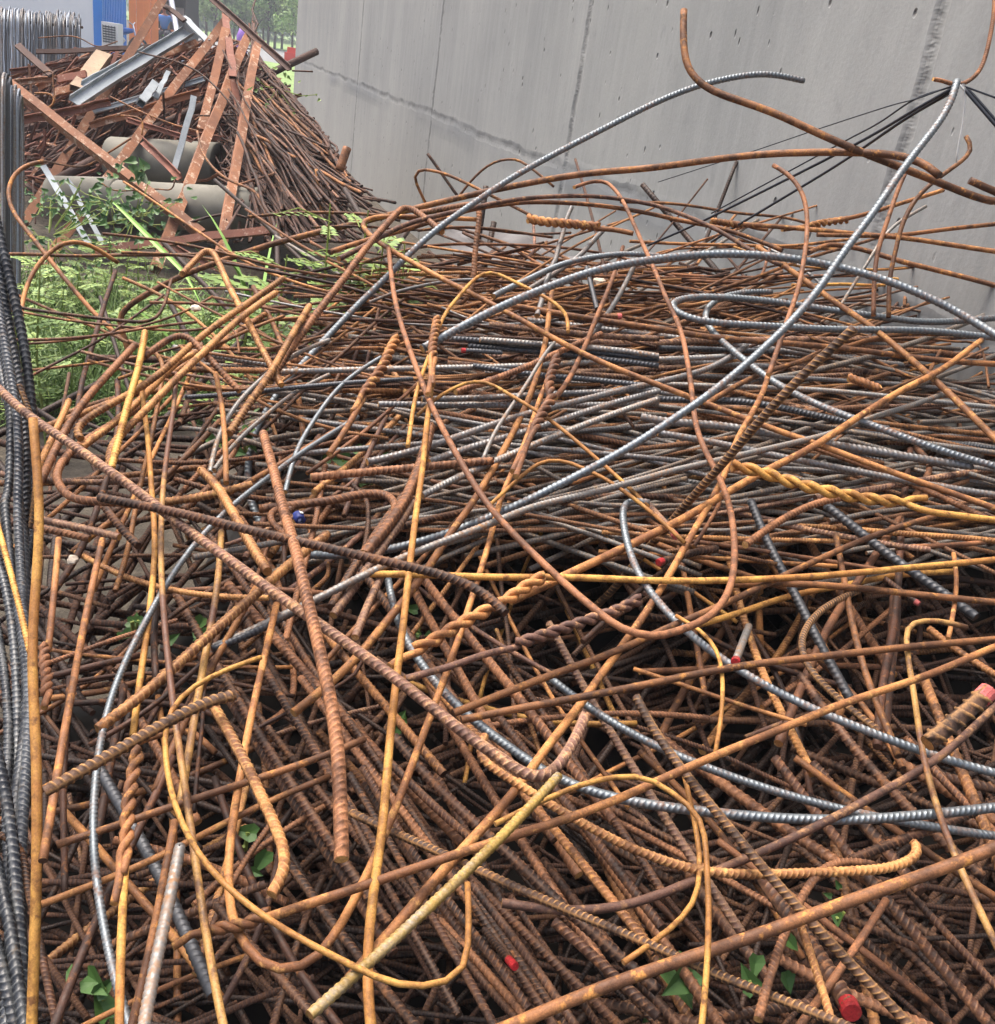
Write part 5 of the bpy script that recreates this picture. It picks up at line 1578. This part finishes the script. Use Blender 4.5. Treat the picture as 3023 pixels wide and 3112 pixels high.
def blade(mb, base, dirv, ln, wid, droop=.4, n=4):
    dirv = np.array(dirv, float); dirv /= np.linalg.norm(dirv)
    side = np.cross(dirv, [0, 0, 1.0]); side /= np.linalg.norm(side) + 1e-9
    ph = rr.rand() * 6.28
    side = side * math.cos(ph) + np.cross(dirv, side) * math.sin(ph) * .6
    vs = []
    for k in range(n + 1):
        u = k / n
        p = base + dirv * ln * u + np.array([dirv[0], dirv[1], -1.1]) * ln * droop * u * u
        w_ = wid * (1 - u ** 2) * (.6 + .4 * min(1, u * 3))
        vs += [p - side * w_ / 2, p + side * w_ / 2]
    mb.add(vs, [(2 * k, 2 * k + 1, 2 * k + 3, 2 * k + 2) for k in range(n)])


gm = MB()
for i in range(13000):
    px, py = rr.uniform(-60, 1150), rr.uniform(720, 1300)
    d = ray(px, py)
    t = CAM_Z / -d[2]
    p = CAM + d * t
    if p[1] > 5.4 or p[1] < 1.9 or (py > 1130 and px > 650): continue
    if px > 850 and rr.rand() > .35: continue
    blade(gm, np.array([p[0], p[1], 0.0]), (rr.randn() * .5, rr.randn() * .5, 1), rr.uniform(.15, .5), rr.uniform(.006, .014), rr.uniform(.1, .5))
tag(gm.build('grass', M['grass']), 'rough green grass growing behind the heap', 'grass', kind='stuff')


def frond_plant(base, h, label, n=10, size=.13, mat='weed'):
    """a weed with feathery compound leaves on an upright stem"""
    t = empty('weed_plant', base, rr.rand() * 6, label, 'weed', 'feathery weeds growing among the bars')
    st, lf = MB(), MB()
    st.tube([(0, 0, 0), (.02, .01, h * .5), (.01, -.02, h)], [.006, .005, .002], 5)
    for k in range(n):
        z = h * (.3 + .7 * k / n)
        a = k * 2.4 + rr.rand()
        ln = size * rr.uniform(.7, 1.2)
        dv_ = np.array([math.cos(a), math.sin(a), .35])
        b = np.array([.01, 0, z])
        st.tube([b, b + dv_ * ln * .6, b + dv_ * ln - [0, 0, ln * .25]], [.002, .0016, .001], 4)
        sd_ = np.cross(dv_, [0, 0, 1.0]); sd_ /= np.linalg.norm(sd_)
        for q in range(6):
            u = .25 + .75 * q / 5
            c_ = b + dv_ * ln * u - np.array([0, 0, ln * .25 * u * u])
            for sg in (-1, 1):
                o_ = c_ + sd_ * sg * ln * .24 * (1.1 - .5 * u)
                w_ = ln * .085
                f_ = dv_ * w_
                lf.add([c_, (c_ + o_) / 2 + f_, o_, (c_ + o_) / 2 - f_ + [0, 0, .004]], [(0, 1, 2, 3)])
    st.build('stem', M['stem'], t)
    lf.build('foliage', M[mat], t)
    return t


def blade_plant(px, py, dist, h, label, n=6, wid=.03):
    base = at_dist(px, py, dist); base[2] = 0
    t = empty('grass_plant', base, 0, label, 'grass plant')
    lf = MB()
    for k in range(n):
        a = k * 6.28 / n + rr.rand()
        blade(lf, np.array([0, 0, h * .35]), (math.cos(a) * .6, math.sin(a) * .6, 1.1), h * rr.uniform(.5, .75), wid, .25, 6)
    lf.build('foliage', M['blade'], t)
    MB().tube([(0, 0, 0), (0, 0, h * .55)], [.008, .005], 6).build('stem', M['stem'], t)


def ground_px(px, py):
    d = ray(px, py)
    p = CAM + d * (CAM_Z / -d[2])
    return np.array([p[0], p[1], 0.0])


for i in range(34):
    px, py = rr.uniform(60, 620), rr.uniform(900, 1200)
    frond_plant(ground_px(px, py), rr.uniform(.2, .42), 'feathery light green weed in the grass behind the left bars')
for px, py, h in ((1080, 800, .95), (1130, 870, .9), (1010, 780, .9), (1090, 940, .85), (1180, 940, .8), (1240, 880, .8), (1040, 900, .9), (130, 1130, .75), (860, 880, .6), (760, 960, .5), (60, 950, .6)):
    p = ground_px(px, py); f_ = min(1.0, 2.7 / np.hypot(p[0], p[1])) if px > 600 else min(1, 3.8 / np.hypot(p[0], p[1]))
    q = CAM + (p - CAM) * f_
    q[2] = max(0, q[2] - h * .85) if f_ < 1 else 0
    frond_plant(q, h, 'tall feathery weed pushing up through the bars near the far crest', 14, .15)
blade_plant(790, 780, 4.4, 1.05, 'tall grass plant with broad arching blades beside the far rebar hook', 6, .032)
blade_plant(560, 960, 4.2, .75, 'grass plant with broad pale blades behind the leaning bars', 5, .04)
blade_plant(830, 900, 4.0, .85, 'slender grass plant between the leaning bars and crest', 5, .02)
bl = MB()
P = [at_depth(*p, d) for p, d in zip(pix('A1 655,1170 760,1270 880,1390 1020,1530 B1 1090,190 1190,390'), (5.2, 4.9, 4.7, 4.5, 4.3, 4.0))]
P = smooth_path(P, .03)[::12]
c = P.mean(0)
T, A = frames(P)
vs, fs = [], []
for k, q in enumerate(P):
    w_ = .022 * math.sin(math.pi * min(1, .08 + k / (len(P) - 1)) * .97) + .002
    sd_ = np.cross(T[k], fw); sd_ /= np.linalg.norm(sd_)
    vs += [q - c - sd_ * w_ / 2, q - c + fw * .006, q - c + sd_ * w_ / 2]
for k in range(len(P) - 1):
    fs += [(3 * k, 3 * k + 1, 3 * k + 4, 3 * k + 3), (3 * k + 1, 3 * k + 2, 3 * k + 5, 3 * k + 4)]
bl.add(vs, fs)
tag(bl.build('tall_grass', M['blade'], None, c), 'single long green blade slanting down before the concrete pipes', 'grass blade')


def leaf_poly(mb, c, nrm, ax, s):
    nrm = nrm / np.linalg.norm(nrm); ax = ax - nrm * (ax @ nrm); ax /= np.linalg.norm(ax); b = np.cross(nrm, ax)
    out = [(0, -.4), (.26, -.5), (.42, -.2), (.26, .22), (0, .75), (-.26, .22), (-.42, -.2), (-.26, -.5)]
    mb.add([c - nrm * .1 * s] + [c + (b * x + ax * y + nrm * abs(x) * .35) * s for x, y in out], [(0, i + 1, (i + 1) % 8 + 1) for i in range(8)])


def creeper(name, px, py, d, spread, n, size, label, mat='ivy', rad=.25, cat='creeper'):
    c = at_depth(px, py, d)
    t = empty(name, c, 0, label, cat)
    lf, st = MB(), MB()
    for k in range(n):
        p = np.array([rr.randn() * spread, rr.randn() * rad, rr.randn() * spread * .7])
        if c[2] + p[2] < .03: continue
        leaf_poly(lf, p, np.array([rr.randn() * .5, -.8 + rr.randn() * .4, .7]), rr.randn(3), size * rr.uniform(.6, 1.3))
        if k % 4 == 0: st.tube([p * .2, p * .6 + [0, 0, -.02], p], .003, 4)
    st.build('stem', M['stem'], t)
    lf.build('foliage', M[mat], t)


creeper('creeper', *pix('A1 640,1180')[0], 5.9, .16, 60, .042, 'green ivy-like creeper climbing before the pale concrete pipe')
creeper('creeper', *pix('A1 800,1000')[0], 5.9, .05, 8, .065, 'three big creeper leaves standing over the pale pipe', rad=.03)
creeper('creeper', *pix('A1 250,1180')[0], 5.8, .07, 40, .035, 'bright small creeper left of the concrete pipes')
creeper('creeper', *pix('A1 780,1260')[0], 5.95, .14, 110, .04, 'dark creeper leaves under the middle of the pale pipe')
creeper('creeper', *pix('A1 280,1380')[0], 5.3, .22, 110, .03, 'low leafy weeds massed at the foot of the scrap heap', rad=.3)
creeper('creeper', *pix('A1 1600,520')[0], 7.0, .12, 18, .03, 'few green leaves among the dark rods near the wall', 'weed')
for tr, s, n, lb in (('D3 590,1150', .06, 3, 'big round leaves deep in the bottom right gap'), ('D3 60,1330', .09, 2, 'large dark leaf at the bottom behind the bars'),
                     ('D1 590,1410', .06, 4, 'pair of heart-shaped leaves low at bottom left'), ('D1 1400,540', .045, 3, 'small green leaf in the dark gap beside the orange hook'),
                     ('D3 1060,870', .03, 2, 'tiny green leaf peeking beside the thick brown rod'), ('C2 420,1330', .035, 3, 'small leaf in the gap under the mauve bar'),
                     ('C1 760,740', .04, 4, 'light green leaves in the left gap'), ('C1 1150,830', .04, 5, 'green leaves under the orange slanting bar'),
                     ('C2 520,760', .035, 3, 'little leaf behind the upright yellow rod'), ('B1 1400,1130', .08, 6, 'broad dark leaves behind the steel curve'),
                     ('B2 160,1280', .08, 5, 'dark leaves under the level red bar')):
    px, py = pix(tr)[0]
    creeper('leafy_plant', px, py, surf_depth(px, py, -.15), s * .4, n + 1, s * .55, lb, 'ivy', .02, 'plant')

# stray bits lying in the heap
px, py = pix('C1 1730,140')[0]
cp = at_depth(px, py, surf_depth(px, py, -.04))
can = empty('crushed_can', cp, .5, 'small crushed blue can with white print at centre left', 'can')
mb2 = MB()
can.scale = (.6, .6, .6)
n = 18
ringv = []
for k, (z, r) in enumerate(((-.03, .012), (-.03, .021), (-.012, .019), (.0, .024), (.016, .02), (.03, .021), (.03, .012))):
    ringv += [(.7 * r * math.cos(6.283 * j / n) * (1 + .12 * math.sin(j * 2 + k)), z * .6, .7 * r * math.sin(6.283 * j / n)) for j in range(n)]
mb2.add(ringv, [(k * n + j, k * n + (j + 1) % n, (k + 1) * n + (j + 1) % n, (k + 1) * n + j) for k in range(6) for j in range(n)])
mb2.add([], [])
mb2.build('body', plain('blue_can', srgb(44, 58, 122), .5), can, smooth=True)
MB().add([(.0, -.006, .0195), (.011, -.006, .016), (.011, .006, .016), (.0, .007, .0195)], [(0, 1, 2, 3)]).build('white_print', M['white'], can)
for tr, s, lb in (('B2 1560,205', .018, 'pale stone chip resting on the far crest'), ('C1 420,385', .010, 'small pale flake of stone in the left gap'),
                  ('B1 1135,355', .012, 'white stone chip perched by the leaning bars')):
    px, py = pix(tr)[0]
    c = at_depth(px, py, surf_depth(px, py, .0))
    vs = []
    me = bpy.data.meshes.new('stone')
    import bmesh
    bm_ = bmesh.new(); bmesh.ops.create_icosphere(bm_, subdivisions=2, radius=s)
    for v_ in bm_.verts: v_.co *= rr.uniform(.75, 1.15); v_.co.z *= .7
    bm_.to_mesh(me); bm_.free()
    tag(link('stone', me, plain('pale_stone', srgb(206, 192, 172), .9, 0, .15, 60), None, c), lb, 'stone')
pb = MB()
for tr, lb in (('A2 1050,1440', 'flattened grey plastic sheet lying on the ground before the wall'),):
    px, py = pix(tr)[0]
    c = at_depth(px, py, 3.9)
    gx = 14
    for j in range(gx):
        for i in range(gx):
            pb.v.append(((i / 13 - .5) * .5, (j / 13 - .5) * .4, .02 * math.sin(i * 1.3) * math.sin(j * .9 + 1) + rr.randn() * .006))
    for j in range(gx - 1):
        for i in range(gx - 1): pb.f.append((j * gx + i, j * gx + i + 1, (j + 1) * gx + i + 1, (j + 1) * gx + i))
    pb.mi = [0] * len(pb.f)
    o = pb.build('plastic_sheet', plain('grey_plastic', srgb(96, 94, 94), .6, 0, .3, 6), None, c, True)
    o.rotation_euler = (R(8), 0, .3)
    tag(o, lb, 'plastic sheet')
